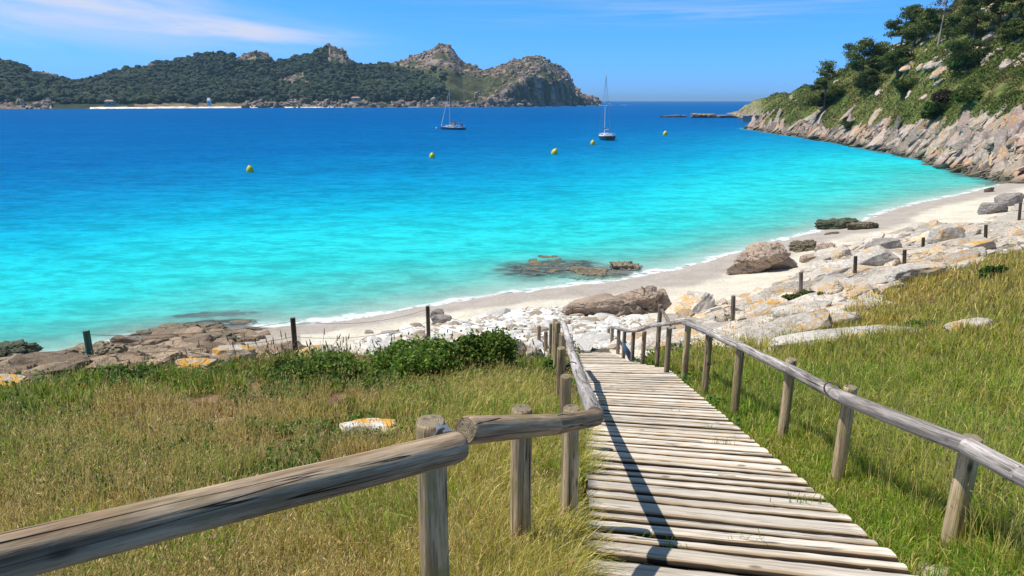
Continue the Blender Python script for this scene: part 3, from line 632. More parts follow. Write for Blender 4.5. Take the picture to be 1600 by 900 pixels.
# ------------------------------------------------------------------ hillside above the cove
def hill_scrub_colour(x, y, z, px, py):
    n = fbm(x*.12, y*.12, s=81, o=3); n2 = fbm(x*.5, y*.5, s=82, o=3)
    g1 = np.array([.095, .125, .028]); g2 = np.array([.15, .17, .045]); br = np.array([.20, .15, .07])
    t = sstep(-.4, .4, n)[..., None]; c = g1*(1-t)+g2*t
    t = sstep(.1, .5, n2)[..., None]*.6; c = c*(1-t)+br*t
    return c
def cliff_line(px):   # upper border of bare rock, as a height
    return np.interp(px, [1140, 1180, 1250, 1300, 1350, 1400, 1450, 1500, 1550, 1600, 1900], [3.6, 2.4, 3.4, 3.8, 4.0, 4.5, 4.8, 5.2, 5.6, 6.0, 7])
def build_hill():
    na, nr = 620, 560
    A = np.linspace(R(15.5), R(58), na); rr = np.exp(np.linspace(math.log(52), math.log(640), nr))
    a, r = np.meshgrid(A, rr, indexing='ij'); x, y = r*np.sin(a), r*np.cos(a); z = hill(x, y); px, py, f = to_px(x, y, z)
    c = hill_scrub_colour(x, y, z, px, py); n2 = fbm(x*.45, y*.45, s=83, o=4)
    cl = cliff_line(px)+3.6*fbm(x*.10, y*.10, s=84, o=3)
    rk = np.array([.19, .15, .12])*(1+.4*n2)[..., None]
    m = (1-sstep(-.3, .5, z-cl))[..., None]; c = c*(1-m)+rk*m
    tip = sstep(1205, 1150, px)[..., None]*sstep(-.5, .2, n2)[..., None]; c = c*(1-tip)+np.array([.38, .31, .21])*tip
    # footpath
    pth = [(1230, 147), (1237, 148), (1243, 156), (1256, 163), (1252, 166), (1236, 158)]
    m = inpoly(px, py, pth)[..., None]; c = np.where(m, np.array([.5, .43, .31]), c)
    lum = np.where(z > cl, .5*np.abs(fbm(x*.55, y*.55, s=85, o=2))*1.6, 0)
    z = z+lum
    o = mesh_arr('hillside', np.stack([x, y, z], -1).reshape(-1, 3), grid_faces(na, nr)[:, ::-1], M['hill'], np.clip(c, .01, .8).reshape(-1, 3), True)
    tag(o, 'steep scrub covered hillside above the rocky cove', 'hill', kind='structure')
build_hill()
def leaf_cloud(name, cen, nrm_up, size, colr, mat, seed=1, parent=None, elong=1.6):
    """many small leaf faces: one quad per point"""
    g = np.random.default_rng(seed); n = len(cen)
    d = g.normal(size=(n, 3)); d /= np.linalg.norm(d, axis=1)[:, None]
    e = g.normal(size=(n, 3)); e[:, 2] += nrm_up; e = np.cross(d, e); e /= np.linalg.norm(e, axis=1)[:, None]+1e-9
    s = size[:, None] if hasattr(size, '__len__') else size
    a = d*s*elong*.5; b = e*s*.5
    V = np.stack([cen-a, cen+b*.9, cen+a, cen-b*.9], 1).reshape(-1, 3)
    F = np.arange(n*4).reshape(-1, 4); C = np.repeat(colr, 4, axis=0)
    return mesh_arr(name, V, F, mat, C, False, parent)
def hill_stuff():
    g = np.random.default_rng(11); n = 420000
    a = g.uniform(R(17), R(44), n); r = np.exp(g.uniform(math.log(80), math.log(460), n))
    x, y = r*np.sin(a), r*np.cos(a); z = hill(x, y); px, py, f = to_px(x, y, z)
    cl = cliff_line(px)+3.6*fbm(x*.10, y*.10, s=84, o=3); n3 = fbm(x*.5, y*.5, s=86, o=2)
    m = (z > cl-.2) & (z > 1.5) & (px < 1720) & (px > 1190) & (n3 > -.45); k = np.where(m)[0][:170000]
    x, y, z, px, py, r, n3 = x[k], y[k], z[k], px[k], py[k], r[k], n3[k]
    bush = np.abs(fbm(x*.3, y*.3, s=87, o=2)); h = (.25+2.3*bush*g.uniform(.3, 1, len(x)))*np.interp(px, [1190, 1290], [.35, 1.])
    c = hill_scrub_colour(x, y, z, px, py)*1.4*g.uniform(.6, 1.55, len(x))[:, None]
    dkk = sstep(.12, .4, bush)[:, None]; c = c*(1-dkk*.35)
    size = .19*(r/110)**.6*g.uniform(.6, 1.5, len(x))
    o = leaf_cloud('scrub', np.stack([x, y, z+h], 1), .3, size, c, M['leaf'], 3)
    tag(o, 'dense heather and gorse scrub covering the hillside', 'scrub', kind='stuff')
    # slanting cliff slabs
    sp = []; nn = 60000
    a = g.uniform(R(17), R(46), nn); r = np.exp(g.uniform(math.log(62), math.log(470), nn)); x, y = r*np.sin(a), r*np.cos(a); zb = hill(x, y); px, py, f = to_px(x, y, zb)
    cl = cliff_line(px)+3.2*fbm(x*.10, y*.10, s=84, o=3)
    k = np.where((zb > -.7) & (zb < cl+.4) & (px < 1720))[0][:7000]
    for i in k:
        s = float(np.clip(g.lognormal(-.95, .6), .14, 1.5))*(.55+.45*min(1, r[i]/140))*(1. if zb[i] > 1 else .75)
        L = s*g.uniform(1.2, 3.2)
        rm = rotm(g.normal(.55, .35), g.normal(.1, .25), -g.normal(.85, .22)) if zb[i] > 1 else rotm(g.uniform(-.5, .5), g.uniform(-.2, .2), -g.uniform(.1, .5))
        sp.append(((x[i], y[i], zb[i]+s*.28), (L, s*.62, s*.40), rm, np.full(3, g.uniform(.75, 1.35))*np.array([1., g.uniform(.92, 1.), g.uniform(.84, 1.02)])))
    tag(rock_cloud('cliff', sp, 2, blocky=True, mat=M['rock_cliff'], kind='structure', smooth=False, nproto=20), 'jagged pinkish granite cliff of tilted slabs above the cove water', 'cliff', kind='structure')
hill_stuff()
def hillhit(px, py): return hit(px, py, hill, 60, 500, 900)
# big slabs that stand out on the cliff
def slab(px, py, L_px, w_px, ang, label, mat='rock_cliff', seed=1, tint=1.2, name='rock_slab', lean=.35):
    g = hillhit(px, py)
    if g is None: return
    f = float(to_px(g.x, g.y, g.z)[2]); L = L_px/FPX*f/2*.95; w = w_px/FPX*f/2*.62
    p, F = rock_shape(4, seed, 9, .12); p = p/np.abs(p).max(0)*np.array([L, w*1.5, w])
    p = p@rotm(lean, 0, -R(ang)).T
    o = mesh_arr(name, p, F, M[mat], np.full((len(p), 3), tint), True); o.location = g+Vector((0, 0, w*.15)); tag(o, label, 'rock')
slab(1330, 176, 78, 16, 33, 'long diagonal grey slab with yellow lichen foot rising from the cliff', seed=201, tint=1.1)
slab(1332, 190, 46, 15, 33, 'darker slab tucked under the long diagonal one', seed=202, tint=.8)
slab(1370, 184, 44, 20, 55, 'upright leaning tooth of rock with an orange face', seed=203)
slab(1385, 189, 30, 9, 40, 'slim pale slab right of the orange faced tooth', seed=204)
slab(1462, 200, 60, 14, 42, 'pale and orange ridge of rock beside the round green bush', seed=205)
slab(1565, 178, 60, 12, 55, 'tall pale fin of rock climbing into the scrub', seed=206, tint=1.35)
slab(1580, 181, 40, 9, 30, 'lavender pointed slab beside the tall pale fin', seed=207, tint=1.2)
slab(1585, 205, 60, 20, 38, 'ochre crusted block near the cliff top', seed=208)
slab(1590, 222, 50, 22, 20, 'olive mossy block under the ochre crusted one', seed=209, tint=.8)
slab(1422, 147, 26, 10, 40, 'isolated pale rock fin in the green scrub', seed=210, tint=1.5)
slab(1430, 72, 44, 14, 30, 'broad pinkish slab below the group of pines', seed=211, tint=1.2)
slab(1425, 103, 52, 18, 20, 'weathered cream rock face under the leaning pine', seed=212, tint=1.5)
slab(1455, 104, 30, 20, 30, 'ragged cream crag in the middle of the hillside', seed=213, tint=1.5)
slab(1474, 67, 20, 12, 40, 'pointed pale rock next to the bare pine trunk', seed=214, tint=1.5)
slab(1592, 64, 40, 9, 22, 'long curved white slab at the edge of the scrub', seed=215, tint=1.7)
slab(1598, 90, 16, 22, 60, 'lavender grey rock stump above the smooth green slope', seed=216, tint=1.3)
slab(1556, 82, 30, 9, 30, 'pale slab above the broad dark pine', seed=217, tint=1.5)
slab(1524, 98, 22, 12, 20, 'cluster like pale rock beside the broad dark pine', seed=218, tint=1.5)
slab(1583, 50, 24, 16, 40, 'white and black rock under the dead trunk', seed=219, tint=1.3)
slab(1553, 8, 26, 8, 25, 'thin pale slab high on the hillside', seed=220, tint=1.6)
def far_boulders():
    g = np.random.default_rng(55); me = []
    for i in range(6):
        p, F = rock_shape(3, 300+i, 8, .14); o = mesh_arr('hillside_boulder', p*np.array([1.4, .9, .7]), F, M['rock_cliff'], np.full((len(p), 3), 1.35), False); me.append(o.data); bpy.data.objects.remove(o)
    spots = 0
    while spots < 90:
        px = g.uniform(1285, 1600); py = g.uniform(15, 165)
        h = hillhit(px, py)
        if h is None: continue
        if h.z < cliff_line(np.array([px]))[0]+1.5: continue
        if px > 1480 and 110 < py < 160: continue
        if py > 120 and g.random() < .5: continue
        o = bpy.data.objects.new('hillside_boulder', me[spots % 6]); col.objects.link(o); o.location = h+Vector((0, 0, .35))
        s = float(np.clip(g.lognormal(-.45, .45), .3, 1.5)); o.scale = (s*g.uniform(.8, 1.5), s, s*g.uniform(.7, 1.2)); o.rotation_euler = (g.uniform(-.3, .3), -g.uniform(.2, .9), g.uniform(-.3, .8))
        tag(o, 'pale granite boulder poking out of the hillside scrub', 'rock', group='pale boulders in the hillside scrub'); spots += 1
far_boulders()
# ------------------------------------------------------------------ tubes, trunks, logs
def tube_arr(pts, rads, seg=8, seed=0, wob=.08):
    pts = [Vector(p) for p in pts]; V = []; g = np.random.default_rng(seed)
    for i, p in enumerate(pts):
        d = (pts[min(i+1, len(pts)-1)]-pts[max(i-1, 0)]).normalized(); q = d.to_track_quat('Z', 'Y')
        for k in range(seg):
            a = 2*math.pi*k/seg; r = rads[i]*(1+g.uniform(-wob, wob)); V.append(p+q@Vector((math.cos(a)*r, math.sin(a)*r, 0)))
    F = []
    for i in range(len(pts)-1):
        for k in range(seg): F.append((i*seg+k, i*seg+(k+1) % seg, (i+1)*seg+(k+1) % seg, (i+1)*seg+k))
    return np.array([v[:] for v in V]), np.array(F)
M['bark'] = plain('pine_bark', (.14, .095, .07), .9, .4, 2)
M['deadwood'] = plain('dead_pine_wood', (.34, .28, .24), .9, .3, 2)
def pine(px, pyb, pyt, wpx, label, seed=1, dens=1., form='round', lean=0., green=(.135, .165, .045), cl_from=.35, bare=False, D=None):
    g = np.random.default_rng(seed); base = hillhit(px, pyb) if D is None else None
    if base is None:
        q = PD(px, pyb, D or 225); base = Vector((q[0], q[1], min(q[2], float(hill(np.array([q[0]]), np.array([q[1]]))[0])+1)))
    f = float(to_px(base.x, base.y, base.z)[2]); Hh = (pyb-pyt)/FPX*f*1.02; Wd = wpx/FPX*f/2
    root = empty('pine_tree', base); tag(root, label, 'tree', group='pines on the hillside')
    tp = [Vector((lean*t*t*Hh+.02*Hh*math.sin(t*5+seed), 0.02*Hh*math.cos(t*4+seed), t*Hh*.93-.5)) for t in np.linspace(0, 1, 9)]
    r0 = .022*Hh+.08; Vs, Fs, off = [], [], 0
    def add(V, F):
        nonlocal off
        Vs.append(V); Fs.append(F+off); off += len(V)
    add(*tube_arr(tp, [r0*(1-.8*t) for t in np.linspace(0, 1, 9)], 9, seed))
    clumps = []
    nl = 22 if not bare else 18
    for i in range(nl):
        t = cl_from+(1-cl_from)*((i+.5)/nl)*.97; p0 = tp[min(7, int(t*8))].lerp(tp[min(8, int(t*8)+1)], t*8-int(t*8)) if t < 1 else tp[8]
        an = g.uniform(0, 6.28)
        prof = {'round': math.sin(min(1, (t-cl_from)/(1-cl_from)+.25)*math.pi*.80)**.7, 'cone': 1.08-(t-cl_from)/(1-cl_from), 'wide': .55+.45*math.sin((t-cl_from)/(1-cl_from)*math.pi)}[form]
        L = Wd*prof*g.uniform(.6, 1.0); up = g.uniform(-.02, .35)*L
        e = p0+Vector((math.cos(an)*L, math.sin(an)*L*.9, up)); m = p0.lerp(e, .55)+Vector((0, 0, -.08*L))
        add(*tube_arr([p0, m, e], [r0*.28, r0*.16, r0*.05], 5, seed+i))
        clumps.append((e, L*.27+.25)); clumps.append((m.lerp(e, g.uniform(.2, .7))+Vector((g.normal(0, .25), g.normal(0, .25), .2))*Wd*.35, L*.24+.2)); clumps.append((m+Vector((g.normal(0, .3), g.normal(0, .3), .25))*Wd*.3, L*.2+.2))
    if not bare: clumps.append((tp[8], Wd*.34)); clumps.append((tp[7], Wd*.4))
    tr = mesh_arr('trunk', np.concatenate(Vs), np.concatenate(Fs), M['deadwood'] if bare else M['bark'], None, True, root)
    pts = []; cs = []
    for c, rad in clumps:
        n = int((150 if not bare else 26)*dens*(max(rad, .5)/(.45*Hh*.18+.4))**1.3)
        n = max(12, min(n, 700))
        d = g.normal(size=(n, 3)); d /= np.linalg.norm(d, axis=1)[:, None]; rr = g.uniform(.25, 1, n)**.5*(1+.25*g.normal(size=n))
        q = np.array(c[:])+d*rr[:, None]*rad*np.array([1.05, 1.05, .62]); pts.append(q)
        b = g.uniform(.6, 1.5)*g.uniform(.55, 1.5, n)
        cs.append(np.array(green)[None]*b[:, None])
    pts = np.concatenate(pts); cs = np.concatenate(cs)
    sz = g.uniform(.6, 1.4, len(pts))*(.26*f/180)*(1 if not bare else .8)
    leaf_cloud('crown', pts, .2, sz, cs, M['leaf'], seed+7, root, elong=2.0)
    return root
pine(1285, 180, 97, 64, 'lone dark pine with a pointed crown at the seaward end of the slope', 1, form='cone', cl_from=.25, dens=2.0)
pine(1345, 140, 63, 66, 'spreading pine with a flat ragged crown left of the tallest trees', 2, form='wide', cl_from=.40, dens=1.2)
pine(1352, 146, 108, 34, 'short pine filling in below the spreading ragged one', 3, form='round', cl_from=.2, dens=1.2)
pine(1408, 82, 13, 58, 'tall round crowned pine against the sky, on the ridge', 4, form='round', cl_from=.30, dens=1.3)
pine(1428, 78, 14, 40, 'slender pine crowded beside the tall round crowned one', 5, form='round', cl_from=.35)
pine(1444, 70, 16, 44, 'smaller ridge pine between the tall one and the bare one', 6, form='round', cl_from=.4)
pine(1464, 76, -4, 48, 'half dead reddish pine with a long bare trunk', 7, form='wide', cl_from=.70, bare=True, green=(.10, .065, .05), lean=.08)
pine(1400, 128, 72, 52, 'green pine standing alone in front of the pale crags', 8, form='round', cl_from=.30, green=(.11, .15, .035))
pine(1508, 112, 62, 66, 'broad low dark pine in the middle of the slope', 9, form='wide', cl_from=.12, dens=1.3, green=(.10, .14, .04))
pine(1522, 66, -10, 62, 'big dense pine cut by the top of the picture', 10, form='round', cl_from=.15, dens=1.2, green=(.12, .15, .04))
pine(1488, 60, 22, 30, 'young pine at the left foot of the big dense one', 11, form='round', cl_from=.15)
pine(1560, 42, -30, 44, 'open pine high on the slope right of the big dense one', 12, form='wide', cl_from=.3)
pine(1596, 40, -30, 56, 'pine at the picture edge on the upper slope', 13, form='round', cl_from=.2)
pine(1578, 66, 30, 40, 'small dark bushy pine near the white and black rock', 14, form='wide', cl_from=.1)
pine(1381, 98, 74, 20, 'little pine on the ridge between the spreading and the tall pine', 15, form='round', cl_from=.2)
# shrubs on the hillside
def shrub(base, w, h, colr, n, label, name='shrub', seed=1, leaf=.25, group=None, lift=.4, mat='leaf', stems=True):
    g = np.random.default_rng(seed); root = empty(name, base); tag(root, label, 'bush', group=group)
    k = 9; cen = np.stack([g.normal(0, .42, k)*w, g.normal(0, .35, k)*w*.8, g.uniform(.25, .75, k)*h], 1); rad = g.uniform(.28, .5, k)
    i = g.integers(0, k, n); d = g.normal(size=(n, 3)); d /= np.linalg.norm(d, axis=1)[:, None]
    q = cen[i]+d*(rad[i]*g.uniform(.55, 1.1, n))[:, None]*np.array([w, w*.8, h*.62]); q[:, 2] = np.abs(q[:, 2])*.98+.01
    c = np.array(colr)[None]*g.uniform(.45, 1.7, n)[:, None]*np.clip(g.normal(1, .1, (n, 3)), .7, 1.3)
    kq = g.random(n) < .12; q[kq] = q[kq]*(1+g.uniform(0, .22, kq.sum()))[:, None]
    leaf_cloud('foliage', q, lift, leaf*g.uniform(.6, 1.4, n), c, M[mat], seed, root)
    if stems:
        Vs, Fs, off = [], [], 0
        for j in range(7):
            e = cen[j % k]; V, F = tube_arr([(0, 0, -.1), tuple(e*np.array([.4, .4, .6])), tuple(e)], [.02*h+.008, .014*h+.005, .004*h+.002], 5, j); Vs.append(V); Fs.append(F+off); off += len(V)
        mesh_arr('stem', np.concatenate(Vs), np.concatenate(Fs), M['bark'], None, True, root)
    return root
hs_ = [(1290, 170, 34, 24, (.045, .06, .02), 'dark shrub under the lone pointed pine'), (1462, 190, 40, 30, (.075, .11, .022), 'round green bush hanging over the cliff edge'), (1480, 165, 44, 26, (.10, .075, .045), 'brownish leafless thicket above the round green bush'),
       (1365, 145, 40, 26, (.04, .06, .02), 'dark thicket below the spreading pine'), (1415, 150, 44, 26, (.07, .10, .022), 'green bush between the pines and the cliff'), (1520, 160, 60, 20, (.08, .115, .02), 'wide bright green bush on the lower slope'), (1330, 200, 22, 10, (.08, .1, .03), 'small bush sprouting among cliff slabs')]
for j, (px, py, w, h, c, lb) in enumerate(hs_):
    b = hillhit(px, py)
    if b is None: continue
    f = float(to_px(b.x, b.y, b.z)[2]); shrub(b, w/FPX*f/2, h/FPX*f, c, 2600, lb, seed=60+j, leaf=.3)
# pier and reef at the headland
def box_arr(cx, cy, cz, sx, sy, sz, rot=0):
    V = np.array([(a, b, c) for a in (-.5, .5) for b in (-.5, .5) for c in (-.5, .5)])*np.array([sx, sy, sz]); V = V@rotm(rot).T+np.array([cx, cy, cz])
    F = np.array([(0, 1, 3, 2), (4, 6, 7, 5), (0, 4, 5, 1), (2, 3, 7, 6), (0, 2, 6, 4), (1, 5, 7, 3)]); return V, F
def join(parts):
    Vs, Fs, off = [], [], 0
    for V, F in parts: Vs.append(V); Fs.append(F+off); off += len(V)
    return np.concatenate(Vs), np.concatenate(Fs)
M['concrete'] = plain('weathered_concrete', (.30, .29, .27), .9, .3, .8)
def pier():
    p = PZ(1172, 191.5, 0); q = PZ(1240, 191, 0); p = np.array(p); a = Vector((q[0]-p[0], q[1]-p[1], 0)); L = a.length*.95; an = math.atan2(a.y, a.x)
    root = empty('pier', (p[0]+a.x*.5, p[1]+a.y*.5, 0)); root.rotation_euler = (0, 0, an); tag(root, 'low concrete pier jutting from the headland rocks', 'pier')
    mesh_arr('wall', *join([box_arr(0, 3, .95, L, 7, 3.5), box_arr(-L/2+.8, 3, 1.0, 2.2, 7.6, 3.9)]), M['concrete'], None, False, root)
    mesh_arr('deck', *box_arr(-.5, 3, 2.95, L+2.6, 8, .35), M['concrete'], None, False, root)
pier()
for i, (px, w, h, y, lb) in enumerate([(1052, 44, 3.5, 183, 'long black reef rock awash, farthest from the headland'), (1095, 50, 7, 184, 'highest hump of the reef off the headland'), (1122, 40, 5, 184, 'middle reef rock between the hump and the headland'), (1142, 26, 5, 184, 'reef rock touching the headland tip')]):
    boulder(px, y, w, h, M['rock_cliff'], lb, name='reef_rock', seed=230+i, z=0., dep=.4, sub=4, craggy=.5, tint=.75)
# ------------------------------------------------------------------ island
RX = [-400, -200, -60, 0, 30, 55, 85, 100, 135, 150, 200, 240, 280, 310, 345, 370, 405, 415, 430, 470, 500, 515, 535, 550, 580, 620, 650, 672, 690, 701, 710, 722, 740, 755, 780, 800, 820, 838, 850, 875, 886, 892, 903, 910, 925, 934]
RY = [100, 70, 80, 92, 98, 108, 112, 122, 124, 118, 104, 98, 90, 84, 80, 86, 81, 84, 96, 88, 77, 73.5, 79, 97, 100, 93, 82, 75, 67.5, 71, 80, 98, 103, 111, 103, 98, 93, 93, 97, 106, 113, 128, 141, 149, 155, 161]
WX = [-400, 0, 150, 400, 550, 700, 800, 850, 934]; WY = [172, 170.5, 170, 168.5, 168, 167.5, 167, 166.5, 165.2]
ICOL = {}
def build_island():
    nc, nt = 1300, 190
    cx = np.linspace(-400, 936, nc); wy = np.interp(cx, WX, WY); ry = np.interp(cx, RX, RY)
    Ds = np.array([wD(a, b) for a, b in zip(cx, wy)]); thick = np.interp(cx, [-400, 0, 500, 700, 880, 936], [420, 420, 400, 300, 150, 60])
    forest_edge = sstep(700, 660, cx)
    dr = np.array([dirv(a, b) for a, b in zip(cx, ry)]); hh = np.hypot(dr[:, 0], dr[:, 1]); ux, uy = dr[:, 0]/hh, dr[:, 1]/hh
    Dr = Ds+thick; Zr = H+dr[:, 2]/hh*Dr - 5.0*forest_edge*(1-sstep(0, 1, np.interp(cx, [370, 385, 425, 435, 505, 515, 550, 555], [0, 1, 1, 0, 0, 1, 1, 0])))
    Zr = np.maximum(Zr+1.2*fbm(cx*.12, cx*0, s=90, o=4)*1.5, 1)
    t = np.concatenate([np.linspace(-.05, 1, nt-40), np.linspace(1.02, 1.6, 40)])
    T, C = np.meshgrid(t, np.arange(nc)); ds = Ds[C]; D = ds+T*(Dr-Ds)[C]
    x, y = ux[C]*D, uy[C]*D
    zr = Zr[C]; tt = np.clip(T, 0, 1)
    low = np.interp(cx, [-400, 0, 120, 400, 560, 760, 830, 936], [.2, .2, .06, .06, .15, .2, .45, .5])[C]
    prof = low*sstep(0, .12, tt)+(1-low)*(.25*tt+.75*tt**1.25*(1.35-.35*tt))
    rough = fbm(x*.012, y*.012, s=91, o=4); r2 = fbm(x*.045, y*.045, s=92, o=4)
    z = zr*prof*(1+.30*rough*4*tt*(1-tt))
    z = np.where(T > 1, zr*(1-((T-1)/.6)**1.5*1.1), z)
    px, py, f = to_px(x, y, z)
    rocky = np.zeros(x.shape)
    for pl in ([(45, 104), (100, 106), (105, 126), (40, 122)], [(198, 92), (245, 90), (235, 106), (200, 110)], [(362, 72), (432, 78), (436, 98), (365, 98)], [(425, 124), (480, 116), (482, 132), (430, 134)], [(508, 60), (556, 60), (556, 102), (515, 98)],
               [(612, 100), (650, 84), (690, 60), (760, 90), (770, 118), (740, 122), (690, 108), (640, 106)], [(750, 110), (800, 92), (850, 82), (905, 100), (950, 150), (950, 175), (740, 175), (735, 150), (770, 140)],
               [(380, 159), (560, 160), (740, 156), (760, 175), (380, 175)], [(-400, 158), (85, 158), (85, 175), (-400, 175)]):
        rocky = np.maximum(rocky, inpoly(px+8*r2, py+5*r2, pl))
    rocky = np.maximum(rocky, (px > 750)*(z < 9)*1.)
    rocky = np.maximum(rocky, (px > 380)*(z < 3.5)*1.)
    z = z+rocky*sstep(.0, .03, T)*(3.2*np.abs(r2)+2.2*np.abs(fbm(x*.11, y*.11, s=95, o=3))+sstep(740, 790, px)*(9*np.abs(fbm(x*.022, y*.03, s=98, o=4))-1))*np.where(T > 1, .3, 1)
    z = np.where(T < 0, -2, z)
    grass = inpoly(px, py, [(600, 100), (640, 84), (700, 80), (770, 118), (800, 112), (830, 140), (760, 158), (700, 158), (690, 130), (640, 112)])
    c = np.zeros(x.shape+(3,)); c[:] = (.035, .052, .022); nn = r2[..., None]
    c = c*(1+.5*nn)
    gm = (grass | (px > 740))[..., None]; c = np.where(gm, np.array([.070, .078, .030])*(1+.5*nn), c)
    rn = sstep(-.12, .16, fbm(x*.07, y*.07, s=93, o=4)+.12*(px < 760)+.14*(z < 9))*rocky
    rc = np.array([.27, .205, .16])*(1+.6*nn); c = c*(1-rn[..., None])+rc*rn[..., None]
    sand = ((px > 140) & (px < 392) & (z < 1.9) | ((px > 392) & (px < 520) & (z < 1.1))); c = np.where(sand[..., None], np.array([.86, .80, .68]), c)
    dune = ((px > 210) & (px < 392) & (z > 1.9) & (z < 6.0)) ; c = np.where(dune[..., None], np.array([.24, .17, .09])*(1+.4*nn), c)
    o = mesh_arr('island', np.stack([x, y, z], -1).reshape(-1, 3), grid_faces(nc, len(t)), M['island'], np.clip(c, .01, .9).reshape(-1, 3), True)
    tag(o, 'long wooded island with bare granite peaks across the bay', 'island', kind='structure')
    # woods
    g = np.random.default_rng(19); cc = g.integers(0, nc, 90000); ti = g.integers(0, len(t)-38, 90000)
    X, Y, Z, PX, PY = x[cc, ti], y[cc, ti], z[cc, ti], px[cc, ti], py[cc, ti]
    fe = (PX < 700+10*g.normal(size=len(PX))) & (rocky[cc, ti] < .5) & ~((grass[cc, ti]) & (g.random(len(PX)) < .93)) & (Z > 5.5) & ~((PX > 240) & (PX < 400) & (Z < 8) & (g.random(len(PX)) < .8)) & (PX > -260)
    k = np.where(fe)[0][:20000]; V0, F0 = ICO[1]; nv = len(V0)
    prot = [V0*(1+.55*fbm(V0[:, 0]*2+i*9, V0[:, 1]*2, V0[:, 2]*2, s=i, o=2))[:, None] for i in range(8)]
    Vs = np.empty((len(k), nv, 3)); Cs = np.empty((len(k), nv, 3))
    hueN = fbm(X*.02, Y*.02, s=97, o=3)
    for j, i in enumerate(k):
        s = float(np.clip(g.lognormal(.85, .38), 1.1, 5.5)); Vs[j] = prot[j % 8]*np.array([s, s, s*g.uniform(.7, 1.25)])+np.array([X[i], Y[i], Z[i]+s*.75])
        b = g.uniform(.65, 1.3); lt = .4+.6*sstep(-.3, .4, hueN[i])
        Cs[j] = np.array([.030+.030*lt, .050+.030*lt, .042])*b if g.random() < .93 else np.array([.06, .08, .03])
    Fs = (F0[None]+(np.arange(len(k))*nv)[:, None, None]).reshape(-1, 3)
    o = mesh_arr('far_woods', Vs.reshape(-1, 3), Fs, M['crowns'], Cs.reshape(-1, 3), False); tag(o, 'dark pine and eucalyptus wood covering the island', 'woods', kind='stuff')
    # crags
    rk = np.where((rocky[cc, ti] > .5) & (Z > .3) & (g.random(len(cc)) < .9) & (PX > -200))[0][:5200]; sp = []
    hi = ((T[cc, ti] > .8))
    for i in rk:
        s = float(np.clip(g.lognormal(.45, .6), .6, 6.0))*(.8 if Z[i] > 12 else 1.)
        if rn[cc[i], ti[i]] < .4 and g.random() < (.92 if PX[i] < 780 else .6): continue
        sp.append(((X[i], Y[i], Z[i]+s*.12), (s*1.1, s, s*g.uniform(.7, 1.25)), rotm(g.uniform(0, 6), g.uniform(-.5, .5), g.uniform(-.5, .5)), np.array([.31, .25, .20])*g.uniform(.45, 1.3)*np.array([1, g.uniform(.92, 1), g.uniform(.85, 1)])))
    mcr = M['crag']
    tag(rock_cloud('island_crags', sp, 1, mcr, smooth=False, blocky=True), 'broken pinkish granite crags on the island peaks and shore', 'rocks', kind='stuff')
M['crag'] = vcol_mat('island_granite', bsc=.35, bst=.8, bd=.9, var=.35, vs=.3)
build_island()
def island_surf():
    V, F = [], []
    g = np.random.default_rng(71); parts = []
    for px in np.arange(520, 985, 9.):
        if g.random() < .35: continue
        y = np.interp(px, WX+[990], WY+[164]); p = PZ(px+g.uniform(-4, 4), y+.35, 0); w = g.uniform(4, 16)
        parts.append(box_arr(p[0], p[1], .25, w, 4, g.uniform(.4, 1.3), 0.05))
    V, F = join(parts); V = V+np.stack([.8*fbm(V[:, 0]*.3, V[:, 1]*.3, s=4, o=2), 0*V[:, 0], .3*fbm(V[:, 0]*.5, V[:, 1]*.3, s=5, o=2)], 1)
    o = mesh_arr('surf', V, F, plain('surf_foam', (.82, .85, .87), .9), None, False); tag(o, 'white surf breaking along the island shore', 'surf', kind='stuff')
island_surf()
# ------------------------------------------------------------------ buildings on the island beach
M['white'] = plain('white_paint', (.78, .78, .76), .5); M['tile'] = plain('terracotta', (.42, .22, .15), .8); M['darkgap'] = plain('dark_opening', (.03, .03, .03), .6)
def hut(px, py, w, h, label, D, wall, roofm):
    q = PD(px, py, D); b = Vector((q[0], q[1], q[2])); root = empty('hut', b); tag(root, label, 'building')
    mesh_arr('wall', *box_arr(0, 0, h*.3-1, w, w*.6, h*.6+2), M[wall], None, False, root)
    V = np.array([(-w*.55, -w*.36, 0), (w*.55, -w*.36, 0), (w*.55, w*.36, 0), (-w*.55, w*.36, 0), (-w*.4, 0, h*.45), (w*.4, 0, h*.45)])+np.array([0, 0, h*.6+.02])
    F = np.array([(0, 1, 5, 4), (2, 3, 4, 5), (1, 2, 5, 5), (3, 0, 4, 4), (3, 2, 1, 0)])
    me = bpy.data.meshes.new('roof'); me.from_pydata([tuple(v) for v in V], [], [(0, 1, 5, 4), (2, 3, 4, 5), (1, 2, 5), (3, 0, 4), (3, 2, 1, 0)]); me.materials.append(M[roofm]); r = bpy.data.objects.new('roof', me); col.objects.link(r); r.parent = root
    mesh_arr('door', *box_arr(w*.1, -w*.3-.03, h*.2, w*.16, .1, h*.4), M['darkgap'], None, False, root)
hut(172, 162, 9, 4, 'low building with a reddish roof behind the island beach', 880, 'concrete', 'tile')
hut(556, 156, 11, 4, 'small hut with a terracotta roof on the island shore', 960, 'concrete', 'tile')
hut(327, 163, 4, 7, 'narrow white hut above the island sand', 900, 'white', 'white')
